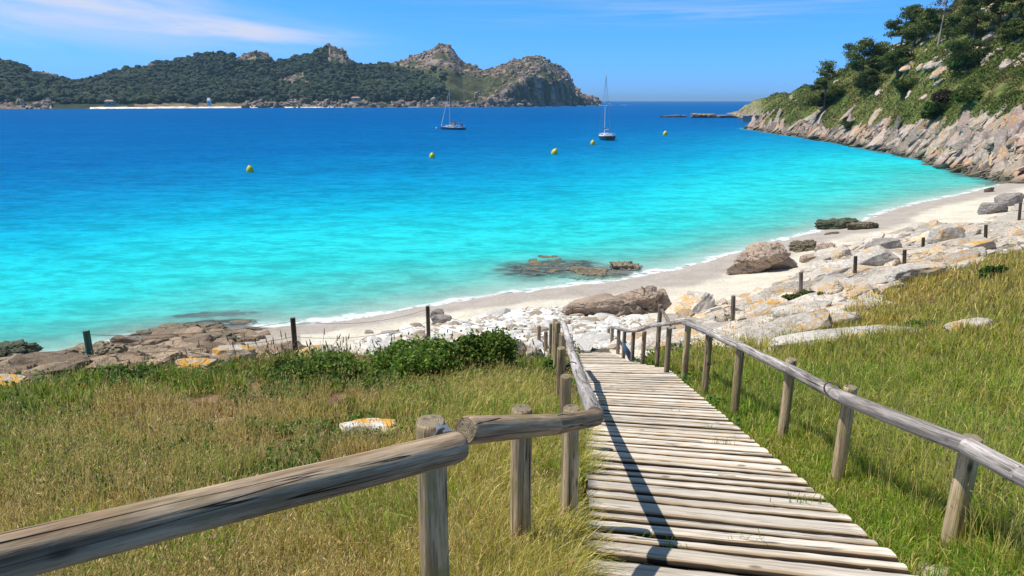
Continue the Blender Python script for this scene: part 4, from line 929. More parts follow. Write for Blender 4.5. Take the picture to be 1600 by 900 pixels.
# ------------------------------------------------------------------ boats and buoys
M['hull_dark'] = plain('navy_hull_paint', (.02, .045, .06), .25, .1); M['hull_teal'] = plain('teal_hull_paint', (.03, .10, .12), .3, .1); M['gel'] = plain('white_gelcoat', (.8, .8, .78), .3, .05)
M['alu'] = plain('mast_aluminium', (.62, .63, .64), .4, .1); M['canvas'] = plain('blue_sail_cover', (.05, .09, .2), .8); M['teak'] = plain('teak', (.3, .2, .12), .7); M['rope'] = plain('stay_wire', (.25, .25, .26), .5); M['red'] = plain('red_canvas', (.45, .1, .06), .8); M['skin'] = plain('skin', (.45, .28, .2), .6)
M['sail_glass'] = plain('cabin_window', (.02, .025, .03), .15)
def yacht(px, py, yaw, L, mastH, hullm, label, extras, lean=0.):
    p = PZ(px, py, 0); root = empty('sailboat', p); root.rotation_euler = (0, R(lean), yaw); tag(root, label, 'boat')
    ns, nk = 15, 9; V = []
    for i in range(ns):                       # x forward
        s = i/(ns-1); hb = L*.16*(math.sin(math.pi*(.22+.78*s))**.75 if s < 1 else 0.01)*(1 if s > .0 else 1); hb = max(hb, .02)
        fb = L*.085*(1+.35*(s-.35)**2*2); xx = (s-.5)*L
        for k in range(nk):
            a = math.pi*k/(nk-1); yy = hb*math.cos(a); q = abs(math.sin(a)); zz = fb-(fb+.45*math.sin(math.pi*min(1, .15+.8*s)))*q**.7 if 0 < k < nk-1 else fb
            V.append((xx-(.04*L*(1-s)*q*0), yy*(1 if k in (0, nk-1) else 1.0), zz))
    V = np.array(V); F = grid_faces(ns, nk); o = mesh_arr('hull', V, F, M[hullm], None, True, root)
    tr = [tuple(range(nk))]; me = o.data
    edge = np.array([V[i*nk] for i in range(ns)]+[V[i*nk+nk-1] for i in reversed(range(ns))])
    dm = bpy.data.meshes.new('deck'); dv = [tuple(v+np.array([0, 0, .02])) for v in edge]; dm.from_pydata(dv, [], [(i, i+1, 2*ns-2-i, 2*ns-1-i) for i in range(ns-1)]); dm.materials.append(M['gel']); d = bpy.data.objects.new('deck', dm); col.objects.link(d); d.parent = root
    tm = bpy.data.meshes.new('transom'); tm.from_pydata([tuple(v+np.array([-.01, 0, 0])) for v in V[:nk]], [], [tuple(range(nk))]); tm.materials.append(M[hullm]); d = bpy.data.objects.new('transom', tm); col.objects.link(d); d.parent = root
    fb = L*.09
    c = mesh_arr('cabin', *join([box_arr(L*.06, 0, fb+.24, L*.36, L*.15, .5), box_arr(L*.02, 0, fb+.55, L*.2, L*.12, .14)]), M['gel'], None, False, root)
    mesh_arr('window', *join([box_arr(L*.06, s*L*.0765, fb+.3, L*.24, .03, .16) for s in (-1, 1)]), M['sail_glass'], None, False, c)
    mesh_arr('mast', *tube_arr([(L*.1, 0, fb), (L*.1, 0, fb+mastH*.5), (L*.1, 0, fb+mastH)], [.11, .10, .07], 8), M['alu'], None, True, root)
    mesh_arr('boom', *tube_arr([(L*.1, 0, fb+1.5), (-L*.3, 0, fb+1.55)], [.07, .06], 8), M['alu'], None, True, root)
    mesh_arr('furled_sail', *tube_arr([(L*.09, 0, fb+1.75), (-L*.1, 0, fb+1.78), (-L*.29, 0, fb+1.7)], [.2, .16, .08], 8), M['canvas'], None, True, root)
    mesh_arr('spreader', *tube_arr([(L*.1, -.8, fb+mastH*.55), (L*.1, .8, fb+mastH*.55)], [.04, .04], 6), M['alu'], None, True, root)
    top = (L*.1, 0, fb+mastH)
    for a in ((L*.49, 0, fb+.1), (-L*.48, 0, fb), (L*.08, L*.15, fb), (L*.08, -L*.15, fb)):
        mesh_arr('stay', *tube_arr([top, a], [.022, .022], 5), M['rope'], None, True, root)
    for s in (-1, 1):
        ps = [(-L*.45+i*L*.13, s*L*.125*math.sin(math.pi*(.3+.55*i/6.))**.5, fb+.02) for i in range(7)]
        mesh_arr('guard_rail', *join([tube_arr([q, (q[0], q[1], q[2]+.6)], [.02, .02], 5) for q in ps]+[tube_arr([(q[0], q[1], q[2]+.6) for q in ps], [.018]*7, 5)]), M['alu'], None, True, root)
    extras(root, L, fb)
    return root
def ex_left(root, L, fb):
    mesh_arr('jib_roll', *tube_arr([(L*.48, 0, fb+.2), (L*.3, 0, fb+5.5), (L*.12, 0, fb+11.)], [.10, .09, .04], 7), M['gel'], None, True, root)
    mesh_arr('spray_hood', *tube_arr([(-L*.08, -.9, fb+.5), (-L*.09, -.5, fb+1.2), (-L*.09, .5, fb+1.2), (-L*.08, .9, fb+.5)], [.25, .3, .3, .25], 7), M['teak'], None, True, root)
    mesh_arr('stern_gear', *join([box_arr(-L*.42, .5, fb+.7, .7, .5, .8, .3), box_arr(-L*.36, -.6, fb+.6, .5, .6, .6, .1)]), M['red'], None, False, root)
    mesh_arr('radar_dome', *rock_shape(2, 3, 14, .0), M['gel'], None, True, root).location = (L*.13, 0, fb+6.8)
def ex_right(root, L, fb):
    mesh_arr('cockpit_cover', *box_arr(-L*.25, 0, fb+.35, 1.6, 1.7, .35), M['gel'], None, False, root)
    mesh_arr('radar_dome', *rock_shape(2, 3, 14, .0), M['gel'], None, True, root).location = (L*.1, -.9, fb+7.6)
yacht(707, 202.5, R(155), 9.0, 12.6, 'hull_teal', 'white decked sailboat with dark teal hull and cluttered stern, farther out in the bay', ex_left)
yacht(946, 218, R(96), 10.5, 14.6, 'hull_dark', 'dark navy sailboat with bare mast moored stern on, behind the yellow buoys', ex_right, lean=1.5)
for o in bpy.data.objects:
    if o.name.startswith('radar_dome'): o.scale = (.3, .3, .22)
M['buoy'] = plain('yellow_buoy_plastic', (.72, .62, .03), .4, .15, 3); M['buoy_w'] = plain('white_buoy_plastic', (.8, .8, .7), .4)
def buoy(px, py, s, lean, label, wt=False):
    p = PZ(px, py, 0); f = float(to_px(*p)[2]); r = s/FPX*f/2; root = empty('buoy', p); root.rotation_euler = (R(5), R(lean), 0); tag(root, label, 'buoy', group='mooring buoys in the bay')
    prof = [(0, -.5), (.75, -.35), (.98, .2), (1, .8), (.85, 1.35), (.5, 1.8), (.18, 2.0), (.12, 2.1), (0, 2.1)]
    V = [(a*r*math.cos(2*math.pi*k/16), a*r*math.sin(2*math.pi*k/16), b*r) for a, b in prof for k in range(16)]
    F = [(i*16+k, i*16+(k+1) % 16, (i+1)*16+(k+1) % 16, (i+1)*16+k) for i in range(len(prof)-1) for k in range(16)]
    mesh_arr('float', np.array(V), np.array(F), M['buoy_w' if wt else 'buoy'], None, True, root)
    mesh_arr('lifting_ring', *tube_arr([(r*.16*math.cos(a), 0, r*(2.2+.16*math.sin(a))) for a in np.linspace(0, 6.28, 9)], [r*.04]*9, 5), M['steel'], None, True, root)
buoy(391, 269, 10.5, 0, 'yellow buoy floating alone nearest the left shore')
buoy(675, 247, 8.5, 5, 'yellow buoy in line below the teal hulled sailboat')
buoy(865, 241, 9.5, 25, 'leaning yellow buoy between the two in the middle of the bay')
buoy(926, 226, 7, 0, 'yellow buoy just left of the navy sailboat')
buoy(1039, 211, 6.5, 5, 'yellow buoy right of the navy sailboat, nearest the headland')
buoy(682, 201, 2.5, 0, 'tiny white float beside the teal hulled sailboat', True)
# ------------------------------------------------------------------ walkway
def log(name, p0, p1, r0, r1, mat, parent, seed=0, seg=22, rings=None, bend=.008, wob=.035, cap=True, knots=True):
    p0, p1 = Vector(p0), Vector(p1); d = p1-p0; L = d.length; n = rings or max(6, int(L/.08)); g = np.random.default_rng(seed)
    q = d.to_track_quat('Z', 'Y')
    zz = np.concatenate([[0, .012], np.linspace(.03, L-.03, n), [L-.012, L]]); k = np.arange(seg)*2*math.pi/seg
    Z, K = np.meshgrid(zz, k, indexing='ij'); rad = r0+(r1-r0)*Z/L
    rad = rad*(1+wob*fbm(np.cos(K)*1.3+seed, np.sin(K)*1.3, Z*1.6, s=seed % 50, o=3)*1.6)
    if knots:
        for _ in range(int(L*1.6)):
            kz, kk = g.uniform(0, L), g.uniform(0, 6.28); rad = rad*(1+.07*np.exp(-((Z-kz)/.035)**2-((np.cos(K)-math.cos(kk))**2+(np.sin(K)-math.sin(kk))**2)/.12))
    ch = np.ones_like(zz); ch[0] = ch[-1] = .90; ch[1] = ch[-2] = .97; rad = rad*ch[:, None]
    bx = bend*np.sin(Z/L*math.pi*g.uniform(.8, 1.4)+g.uniform(0, 1))*L*.5; by = bend*np.cos(Z/L*3+g.uniform(0, 3))*L*.3
    V = np.stack([np.cos(K)*rad+bx, np.sin(K)*rad+by, Z], -1).reshape(-1, 3); m = len(zz)
    F = [(i*seg+j, i*seg+(j+1) % seg, (i+1)*seg+(j+1) % seg, (i+1)*seg+j) for i in range(m-1) for j in range(seg)]
    me = bpy.data.meshes.new(name); me.from_pydata([tuple(v) for v in V], [], F+[tuple(reversed(range(seg))), tuple(range((m-1)*seg, m*seg))])
    me.polygons.foreach_set('use_smooth', [True]*len(F)+[False]*2); me.materials.append(mat)
    o = bpy.data.objects.new(name, me); col.objects.link(o); o.parent = parent
    o.location = p0-(parent.location if parent else Vector((0, 0, 0))); o.rotation_mode = 'QUATERNION'; o.rotation_quaternion = q
    return o
def walkway():
    base = deck_pt(1150, 800); root = empty('boardwalk', base); tag(root, 'bleached plank boardwalk running down through the grass to the beach', 'boardwalk')
    g = np.random.default_rng(5); f = 2.35; i = 0
    while f < 21.3:
        py = 465+1639/f; wd = .235*g.uniform(.62, 1.3)*(1 if f < 6.5 else 1+.45*min(1, (f-6.5)/6)); fc = f+wd/2; py = 465+1639/fc
        l, r = deck_edges(py) if py < 1500 else deck_edges(1500); pl, pr = deck_pt(l, py), deck_pt(r, py)
        if py > 870: pl = deck_pt(l-(py-870)*.9, py)
        c = (pl+pr)/2; ee = R(float(np.interp(fc, [3, 6, 11, 15, 20], [4.5, 4, 0, -3.5, -2])))+R(g.uniform(-.6, .6)); yaw = R(-5.8)-ee
        length = (pr-pl).length*1.0+g.uniform(-.012, .02); ns = 22
        gap = .032+.022*g.random()+.0055*f; w = wd-gap; th_ = .052
        xs = np.linspace(-length/2, length/2, ns)
        # rounded split log cross section: y across (towards the camera is negative)
        prof = np.array([(-.46, -.95), (-.5, -.60), (-.47, -.30), (-.38, -.10), (-.26, 0), (.0, .06), (.32, .02), (.46, -.12), (.5, -.95)])
        ed = 1+.025*g.normal(size=len(prof)); V = []
        wv = .004*fbm(xs*1.3+i*9, xs*0, s=i % 40, o=3); wz = .006*fbm(xs*.8+i*5, xs*0+3, s=i % 41, o=2)
        for j, xx in enumerate(xs):
            for a, (u, v) in enumerate(prof): V.append((xx-math.tan(ee)*u*w, u*w*ed[a]+wv[j]*(2 if a < 3 else -1.5 if a > 6 else .5), v*th_+wz[j]+.0015*g.normal()*(0 < a < 8)))
        npf = len(prof); F = [(j*npf+a, (j+1)*npf+a, (j+1)*npf+a+1, j*npf+a+1) for j in range(ns-1) for a in range(npf-1)]
        F += [(j*npf+npf-1, (j+1)*npf+npf-1, (j+1)*npf, j*npf) for j in range(ns-1)]
        me = bpy.data.meshes.new('plank'); me.from_pydata(V, [], [tuple(reversed(q)) for q in F]+[tuple(range(npf)), tuple(reversed(range((ns-1)*npf, ns*npf)))])
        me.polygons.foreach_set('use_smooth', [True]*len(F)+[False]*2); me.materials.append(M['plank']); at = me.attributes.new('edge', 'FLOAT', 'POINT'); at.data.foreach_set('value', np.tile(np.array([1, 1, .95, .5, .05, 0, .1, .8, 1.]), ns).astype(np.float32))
        o = bpy.data.objects.new('plank', me); col.objects.link(o); o.parent = root; o.location = c-base+Vector((0, 0, g.uniform(-.006, .008)))
        slope = math.atan2(deckz(c.y-.5)-deckz(c.y+.5), 1.0)
        o.rotation_euler = (Matrix.Rotation(yaw, 4, 'Z')@Matrix.Rotation(-slope+R(g.uniform(-1.5, 1.5)), 4, 'X')).to_euler()
        f += wd; i += 1
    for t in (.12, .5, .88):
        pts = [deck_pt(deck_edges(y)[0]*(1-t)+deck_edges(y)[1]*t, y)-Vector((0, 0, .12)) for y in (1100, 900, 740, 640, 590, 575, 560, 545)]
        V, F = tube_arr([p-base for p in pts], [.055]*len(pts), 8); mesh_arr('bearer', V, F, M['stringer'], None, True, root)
    return root
walkway()
# ------------------------------------------------------------------ handrails
def post(root, px, pyt, f, h, dia, seed, mat='post', name='post', lean=(0, 0)):
    top = P(px, pyt, f); b = top-Vector((0, 0, h+.25)); o = log(name, b, top+Vector((lean[0], lean[1], 0)), dia/2*1.03, dia/2, M[mat], root, seed, bend=.003); return o
def rail_chain(root, pts, dia, mat, seed, joints=None, name='rail', over=.10):
    for i in range(len(pts)-1):
        a, b = P(*pts[i]), P(*pts[i+1]); d = (b-a).normalized(); log(name, a-d*over*.5, b+d*over*.5, dia[i]/2, dia[i+1]/2, M[mat], root, seed+i, bend=.006)
def railings():
    root = empty('handrail_fence', P(893, 830, 4.68)); tag(root, 'weathered log handrail on the left of the boardwalk, turning off across the foreground', 'railing')
    for i, (px, py, f, h, d, m) in enumerate([(672, 657, 2.78, .95, .125, 'post'), (815, 638, 3.75, .95, .118, 'post'), (893, 637, 4.22, .95, .108, 'post'), (884, 587, 6.6, 1.0, .112, 'post'), (877, 543, 9.2, 1., .112, 'post'), (879, 521, 10.8, 1., .112, 'post'),
                                              (871, 503, 12.4, 1.1, .118, 'post'), (867, 499, 14.8, 1.1, .112, 'post'), (861, 505, 17, 1., .10, 'post_brown'), (853, 518, 18.2, .8, .11, 'post_brown'), (842, 509, 19.5, .95, .12, 'post_brown')]):
        post(root, px, py, f, h, d, 10+i, m)
    # the rails that turn away from the walkway
    log('rail', P(-330, 955, 1.33), P(716, 697, 2.66), .057, .062, M['rail_near'], root, 41, bend=.005, seg=32)
    log('rail', P(726, 673, 2.80), P(866, 663, 3.46), .060, .052, M['rail_near'], root, 42, bend=.004, seg=28)
    log('rail', P(858, 665, 3.45), P(932, 652, 4.05), .052, .050, M['rail_near'], root, 43, bend=.004, seg=28)
    rail_chain(root, [(930, 646, 4.08), (908, 590, 6.2), (895, 556, 8.6), (889, 530, 10.3), (880, 505, 12.2), (874, 500, 14)], [.108, .108, .104, .104, .10, .09], 'rail_grey', 50)
    br = mesh_arr('bracket', *join([box_arr(0, 0, 0, .05, .004, .05, .6), box_arr(.03, .02, -.01, .06, .05, .06, .4)]), M['steel'], None, False, root); br.location = P(684, 676, 2.72)-root.location; br.rotation_euler = (.3, .5, .6)
    for px, py, f in ((893, 573, 7.0), (893, 541, 9.5), (889, 527, 10.6)):      # wire ties
        c = P(px, py, f); V, F = tube_arr([(.062*math.cos(a), 0, .062*math.sin(a)) for a in np.linspace(0, 6.28, 15)], [.006]*15, 6); o = mesh_arr('wire_tie', V, F, M['wire'], None, True, root); o.location = c-root.location; o.rotation_euler = (0.3, 0, 0)
    r2 = empty('handrail_fence', P(1310, 755, 5.9)); tag(r2, 'grey log handrail following the right edge of the boardwalk', 'railing')
    for i, (px, py, f, h, d, ln) in enumerate([(1519, 683, 4.30, .95, .118, (0, 0)), (1329, 604, 5.85, .95, .110, (0, 0)), (1237, 561, 7.55, .98, .112, (0, 0)), (1158, 533, 9.4, .98, .115, (0, 0)), (1109, 515, 11.1, .98, .115, (0, 0)), (1076, 500, 12.7, .95, .115, (0, 0)),
                                               (1046, 512, 13.9, .75, .11, (0, 0)), (1032, 476, 15.2, 1.2, .10, (0, 0)), (1007, 517, 16.2, .8, .10, (0, 0)), (990, 518, 16.9, .85, .095, (0, 0)), (976, 518, 17.6, .8, .095, (0, 0)), (967, 516, 19, .75, .10, (0, 0)), (957, 514, 20.2, .75, .10, (0, 0)), (951, 513, 21.4, .75, .10, (.12, 0))]):
        post(r2, px, py, f, h, d, 70+i, 'post' if i < 6 else 'post_brown')
    rail_chain(r2, [(1790, 838, 2.75), (1598, 744, 3.55), (1512, 698, 4.12), (1320, 622, 5.65), (1235, 578, 7.35), (1157, 541, 9.2), (1108, 519, 10.9), (1070, 503, 12.5)], [.112]*8, 'rail_grey', 90, over=.02)
    rail_chain(r2, [(1070, 502, 12.6), (1040, 506, 13.7), (1017, 509, 14.9), (998, 516, 16.2), (980, 517, 17.3), (962, 512, 19), (952, 511, 21)], [.085]*7, 'rail_grey', 110, over=.1)
    log('brace', P(1034, 484, 15.1), P(1048, 508, 14.3), .035, .035, M['post_brown'], r2, 130)
    c = P(1300, 608, 5.86); V, F = tube_arr([(.0, .064*math.cos(a), .064*math.sin(a)) for a in np.linspace(0, 6.28, 15)], [.007]*15, 6); o = mesh_arr('wire_tie', V, F, M['wire'], None, True, r2); o.location = c-r2.location; o.rotation_euler = (0, 0, .9)
railings()
# fence line between meadow and beach
M['post_dark'] = wood('dark_post_wood', (.13, .10, .075), (.075, .06, .045), (.03, .025, .02), crack=.5); M['post_teal'] = wood('teal_painted_post', (.10, .26, .20), (.07, .19, .15), (.04, .10, .08), crack=.3, end=(.2, .4, .33))
M['post_light'] = wood('grey_brown_post', (.30, .24, .19), (.18, .14, .11), (.08, .06, .05))
def fence():
    root = empty('wire_fence', hit(457, 568) or P(457, 560, 16)); tag(root, 'two strand wire fence along the meadow edge with three wooden posts', 'fence')
    ps = [(134, 516, 14.2, 1.25, .13, 'post_teal'), (457, 496, 16.8, 1.25, .125, 'post_dark'), (668, 478, 20.5, 1.3, .12, 'post_dark'), (842, 509, 19.5, 1.0, .1, None)]
    for i, (px, py, f, h, d, m) in enumerate(ps):
        if m: o = log('post', P(px, py, f)-Vector((0, 0, h+.3)), P(px, py, f), d/2, d/2, M[m], root, 140+i, bend=.002)
    for dz in (.10, .50):
        for i in range(len(ps)-1):
            a, b = P(*ps[i][:3])-Vector((0, 0, dz)), P(*ps[i+1][:3])-Vector((0, 0, dz)); pts = []
            for t in np.linspace(0, 1, 14):
                q = a.lerp(b, t); q.z -= .22*4*t*(1-t)*(.6 if i == 0 else 1); pts.append(q-root.location)
            mesh_arr('wire', *tube_arr(pts, [.0055]*14, 5), M['wire'], None, True, root)
    for i, (px, py, pyb, lb) in enumerate([(1146, 462, 503, 'slim fence post standing by the orange patched rock above the beach'), (1252, 425, 459, 'thick short fence post at the foot of the pale pointed slab'), (1337, 400, 426, 'fence post in front of the broad cream granite face'),
                                           (1414, 390, 412, 'fence post leaning by a dark cleft in the pale outcrop'), (1443, 371, 388, 'short dark fence post left of the orange crusted rock'), (1541, 351, 371, 'grey fence post behind the flat orange topped rock'), (1593, 316, 340, 'leaning fence post beside the squared grey block')]):
        g = hit(px, pyb+5); f = float(to_px(g.x, g.y, g.z)[2]); top = P(px+(2 if i == 6 else 0), py, f-.2)
        o = log('fence_post', g-Vector((0, 0, .3)), top, .052+.0008*f, .05+.0008*f, M['post_light' if i < 2 else 'post_dark'], None, 150+i, bend=.004)
        tag(o, lb, 'post', group='fence posts above the beach')
fence()
# a thin blue bundle leaning at the far railing
M['blue'] = plain('blue_cloth', (.05, .12, .22), .8, .3, 20)
bd = mesh_arr('leaning_bundle', *tube_arr([(0, 0, 0), (-.12, .02, .22), (-.22, .03, .42), (-.14, .03, .47)], [.07, .06, .035, .02], 8, wob=.2), M['blue'], None, True); bd.location = P(987, 562, 17.5); tag(bd, 'thin dark blue bundle leaning at the far railing posts', 'bundle')
# ------------------------------------------------------------------ grass
SUNV = -np.array(SUN_DIR[:])
def blades(name, x, y, z, h, w, colr, bend, seed, mat='grass', lean_dir=None, lean_amt=.0, out=None):
    g = np.random.default_rng(seed); n = len(x); th0 = g.uniform(0, 2*math.pi, n)
    ld = np.stack([np.cos(th0), np.sin(th0), 0*th0], 1)
    if lean_dir is not None: ld = ld*(1-lean_amt)+np.array(lean_dir)[None]*lean_amt
    if out is not None: ld = ld*.5+out
    fa = g.uniform(0, 2*math.pi, n); wd = np.stack([np.cos(fa), np.sin(fa), 0*fa], 1)*w[:, None]
    b = np.stack([x, y, z-.02], 1); up = np.array([0, 0, 1.])
    k = (bend*g.uniform(.15, 1., n))[:, None]; hh = h[:, None]
    m1 = b+up*hh*.45+ld*hh*k*.18; m2 = b+up*hh*.80*(1-.15*k)+ld*hh*k*.5; t = b+up*hh*(1-.35*k)+ld*hh*k*.95
    V = np.stack([b-wd*.5, b+wd*.5, m1-wd*.45, m1+wd*.45, m2-wd*.3, m2+wd*.3, t], 1).reshape(-1, 3)
    o = np.arange(n)[:, None]*7
    F = np.concatenate([o+np.array(q) for q in ((0, 1, 3), (0, 3, 2), (2, 3, 5), (2, 5, 4), (4, 5, 6))], 1).reshape(-1, 3)
    C = colr[:, None, :]*np.array([.55, .55, .9, .9, 1.1, 1.1, 1.2])[None, :, None]*np.ones((n, 7, 1))
    C = colr[:, None, :]*np.ones((n, 7, 1))
    return mesh_arr(name, V, F, M[mat], C.reshape(-1, 3), False), t
def seedheads(name, t, size, colr, seed, ld=None):
    g = np.random.default_rng(seed); n = len(t); d = g.normal(size=(n, 3))*.38+np.array([0.08, 0, 1.]); d /= np.linalg.norm(d, axis=1)[:, None]
    a = np.cross(d, g.normal(size=(n, 3))); a /= np.linalg.norm(a, axis=1)[:, None]; b = np.cross(d, a); s = size[:, None]
    V = np.stack([t-d*s*.1, t+a*s*.16+d*s*.45, t+b*s*.16+d*s*.45, t-a*s*.16+d*s*.45, t-b*s*.16+d*s*.45, t+d*s*1.2], 1).reshape(-1, 3)
    o = np.arange(n)[:, None]*6; F = np.concatenate([o+np.array(q) for q in ((0, 2, 1), (0, 3, 2), (0, 4, 3), (0, 1, 4), (5, 1, 2), (5, 2, 3), (5, 3, 4), (5, 4, 1))], 1).reshape(-1, 3)
    return mesh_arr(name, V, F, M['grass'], np.repeat(colr, 6, 0), False)
ROCKS = [(o.location.x, o.location.y, max(v.co.x for v in o.data.vertices)*.8, max(v.co.y for v in o.data.vertices)*.7) for o in bpy.data.objects if o.name.startswith('boulder')]
def field_points(n, r0, r1, seed, amin, amax, power=.5):
    g = np.random.default_rng(seed); a = g.uniform(R(amin), R(amax), n)
    u = g.uniform(r1**-power, r0**-power, n); r = u**(-1/power)
    x, y = r*np.sin(a), r*np.cos(a)
    ok = ~inpoly(x, y, DPOLY)
    for rx, ry, rw, rd in ROCKS:
        ok &= ~((((x-rx)/rw)**2+((y-ry)/rd)**2) < 1)
    x, y, r = x[ok], y[ok], r[ok]; z = th(x, y); px, py, f = to_px(x, y, z)
    return x, y, z, px, py, r
def tufts(arrs, per, seed, spread):
    g = np.random.default_rng(seed); n = len(arrs[0]); nc = max(1, n//per); ci = g.integers(0, nc, n); x, y, r = arrs[0], arrs[1], arrs[5]
    dx, dy = g.normal(0, 1, n), g.normal(0, 1, n); sd = spread*(.6+.13*r[ci])
    X, Y = x[ci]+dx*sd, y[ci]+dy*sd; ok = ~inpoly(X, Y, DPOLY); Z = th(X, Y); PX, PY, f = to_px(X, Y, Z)
    th_ = g.uniform(.45, 1.5, nc)[ci]; tc = g.normal(0, 1, nc)[ci]; out = np.stack([dx, dy, 0*dx], 1)*.6
    return [q[ok] for q in (X, Y, Z, PX, PY, np.hypot(X, Y), th_, tc, out)]
PAL = dict(green=(.23, .31, .035), lush=(.19, .33, .03), olive=(.46, .40, .065), straw=(.70, .56, .22), gold=(.55, .42, .16), brown=(.34, .21, .08), red=(.40, .17, .08))
PAL = {k: np.array(v)*1.1 for k, v in PAL.items()}
def lerp(a, b, t): return a*(1-t[:, None])+b*t[:, None]
def pick(base, other, prob, g):
    m = g.random(len(base)) < prob; r = base.copy(); r[m] = other[m] if other.ndim > 1 else other; return r
def meadow():
    g = np.random.default_rng(77)
    # left: low mixed turf
    x, y, z, px, py, r = field_points(420000, 1.6, 26, 1, -46, 6, .55)
    m = inpoly(px+g.normal(0, 4, len(px)), py+g.normal(0, 1.5, len(px)), L_FIELD) & (px > -130)
    x, y, z, px, py, r = [q[m] for q in (x, y, z, px, py, r)]
    n1 = fbm(x*.45, y*.45, s=101, o=3); n2 = fbm(x*1.4, y*1.4, s=102, o=3); red = .75*sstep(.16, .4, fbm(x*.55+40, y*.55, s=12, o=3))
    near_rail = sstep(560, 760, px)*sstep(640, 720, py)
    keep = g.random(len(x)) > red*.72*(1-near_rail); bare = fbm(x*2.3, y*2.3, s=108, o=2) < -.42; keep &= ~(bare & (g.random(len(x)) < .6))
    x, y, z, px, py, r, tht, tc, out = tufts([q[keep] for q in (x, y, z, px, py, r)], 26, 31, .022)
    n1 = fbm(x*.45, y*.45, s=101, o=3); n2 = fbm(x*1.4, y*1.4, s=102, o=3); red = .75*sstep(.16, .4, fbm(x*.55+40, y*.55, s=12, o=3)); near_rail = sstep(560, 760, px)*sstep(640, 720, py)
    edge = sstep(640, 590, py)                                       # greener, leafier near the drop
    pn = fbm(x*.9+11, y*.9, s=120, o=2); gp = sstep(.05, .22, pn); rp = sstep(-.12, -.30, pn)
    h = (.09+.11*g.random(len(x))+.09*np.clip(n2, -.5, 1)+.05*gp-.03*rp)*(1+.35*near_rail*1.6)*np.interp(r, [0, 3, 8, 20], [1.1, 1.1, 1.1, 1.5])
    h = h*(1-.45*red)*(.62+.62*tht)
    c = lerp(PAL['olive'], PAL['green'], sstep(-.25, .25, n1+.08+.35*edge+.25*near_rail+.22*tc))
    c = lerp(c, np.broadcast_to(PAL['straw'], c.shape), .6*(tc > 1.0)); c = lerp(c, np.broadcast_to(PAL['brown'], c.shape), .6*(tc < -1.3))
    c = lerp(c, PAL['lush']*1.1, gp*.65); c = pick(c, PAL['brown'], .45*rp, g)
    c = pick(c, PAL['straw'], .30*(1-.6*edge)*(1+.5*n2)*(1-.6*gp), g); c = pick(c, PAL['brown'], .12+.2*red, g); c = pick(c, PAL['red'], .05+.18*red, g)
    c = c*g.uniform(.4, 1.75, len(x))[:, None]
    w = np.interp(r, [1.5, 4, 10, 25], [.0032, .0048, .011, .024])*g.uniform(.6, 1.4, len(x))
    o, t = blades('meadow_grass', x, y, z, h, w, c, .6, 2, out=out); tag(o, 'short mixed green, straw and rust coloured meadow grass left of the boardwalk', 'grass', kind='stuff')
    # left: nodding seed heads
    pool = np.where((g.random(len(x)) < .075*(1+1.6*sstep(-.1, .3, fbm(x*.5, y*.5, s=103, o=2)))*(1-.5*edge)))[0]
    xs, ys, zs, rs = x[pool], y[pool], z[pool], r[pool]
    hs = np.interp(rs, [1, 4, 20], [.38, .36, .50])*g.uniform(.6, 1.25, len(pool)); cs = PAL['straw'][None]*g.uniform(.7, 1.3, len(pool))[:, None]
    o, t = blades('dry_grass_stalks', xs, ys, zs, hs, np.interp(rs, [1.5, 5, 25], [.0022, .004, .010]), cs, .55, 3, lean_dir=(.5, .1, 0), lean_amt=.12); tag(o, 'thin straw coloured stalks standing above the left meadow', 'grass', kind='stuff')
    o = seedheads('grass_seed_heads', t, np.interp(rs, [1, 4, 20], [.017, .024, .052])*g.uniform(.7, 1.4, len(pool)), np.array([.78, .64, .34])[None]*g.uniform(.6, 1.25, len(pool))[:, None], 4); tag(o, 'plump golden seed heads nodding over the left meadow', 'grass', kind='stuff')
    # tall arching tussocks along the left railing
    x, y, z, px, py, r = field_points(70000, 1.8, 14, 5, -14, 8, .6)
    m = ((px > 590) & (px < 935) & (py > 600) & inpoly(px, py, L_FIELD)) & (fbm(x*1.3, y*1.3, s=104, o=2) > -.25+.35*(px < 700)) ; x, y, z, px, py, r = [q[m] for q in (x, y, z, px, py, r)]
    ov = (px > 893) & ((py < 660) | (py > 800)); kk = ~ov | (g.random(len(x)) < .25); x, y, z, px, py, r = [q[kk] for q in (x, y, z, px, py, r)]
    h = g.uniform(.22, .55, len(x))*np.interp(px, [590, 760, 930], [.7, 1, 1.0])*np.where((px > 885) & ((py < 650) | (py > 790)), .5, 1.); c = lerp(PAL['green'], PAL['olive'], g.random(len(x))); c = pick(c, PAL['straw'], .33, g)*g.uniform(.65, 1.45, len(x))[:, None]
    o, t = blades('tall_grass', x, y, z, h, np.interp(r, [1.5, 4, 12], [.004, .006, .012]), c, 1.3, 6, lean_dir=(.8, .1, 0), lean_amt=.4); tag(o, 'tall arching grass leaning over the left edge of the boardwalk', 'grass', kind='stuff')
    # right: fresh tall grass
    x, y, z, px, py, r = field_points(520000, 2.0, 34, 7, 2, 46, .5)
    mr = inpoly(px+g.normal(0, 3, len(px)), py+g.normal(0, 1.5, len(px)), R_FIELD); mm = (inpoly(px, py, R_MIX) & (g.random(len(px)) < .75) & (fbm(x*.7, y*.7, s=105, o=3) > -.12)) | (inpoly(px, py, R_ROCK) & (px > 1150) & (fbm(x*.5, y*.8, s=125, o=3) > .20))
    m = (mr | mm) & (px < 2150); mmx = mm; m &= ~((px > 1425) & (py > 880) & (px < 1500) & (g.random(len(px)) < .9)); x, y, z, px, py, r, tht, tc, out = tufts([q[m] for q in (x, y, z, px, py, r)], 22, 32, .026); mm = ~inpoly(px, py, R_FIELD)
    n1 = fbm(x*.35, y*.35, s=106, o=3); n2 = fbm(x*1.2, y*1.2, s=107, o=3)
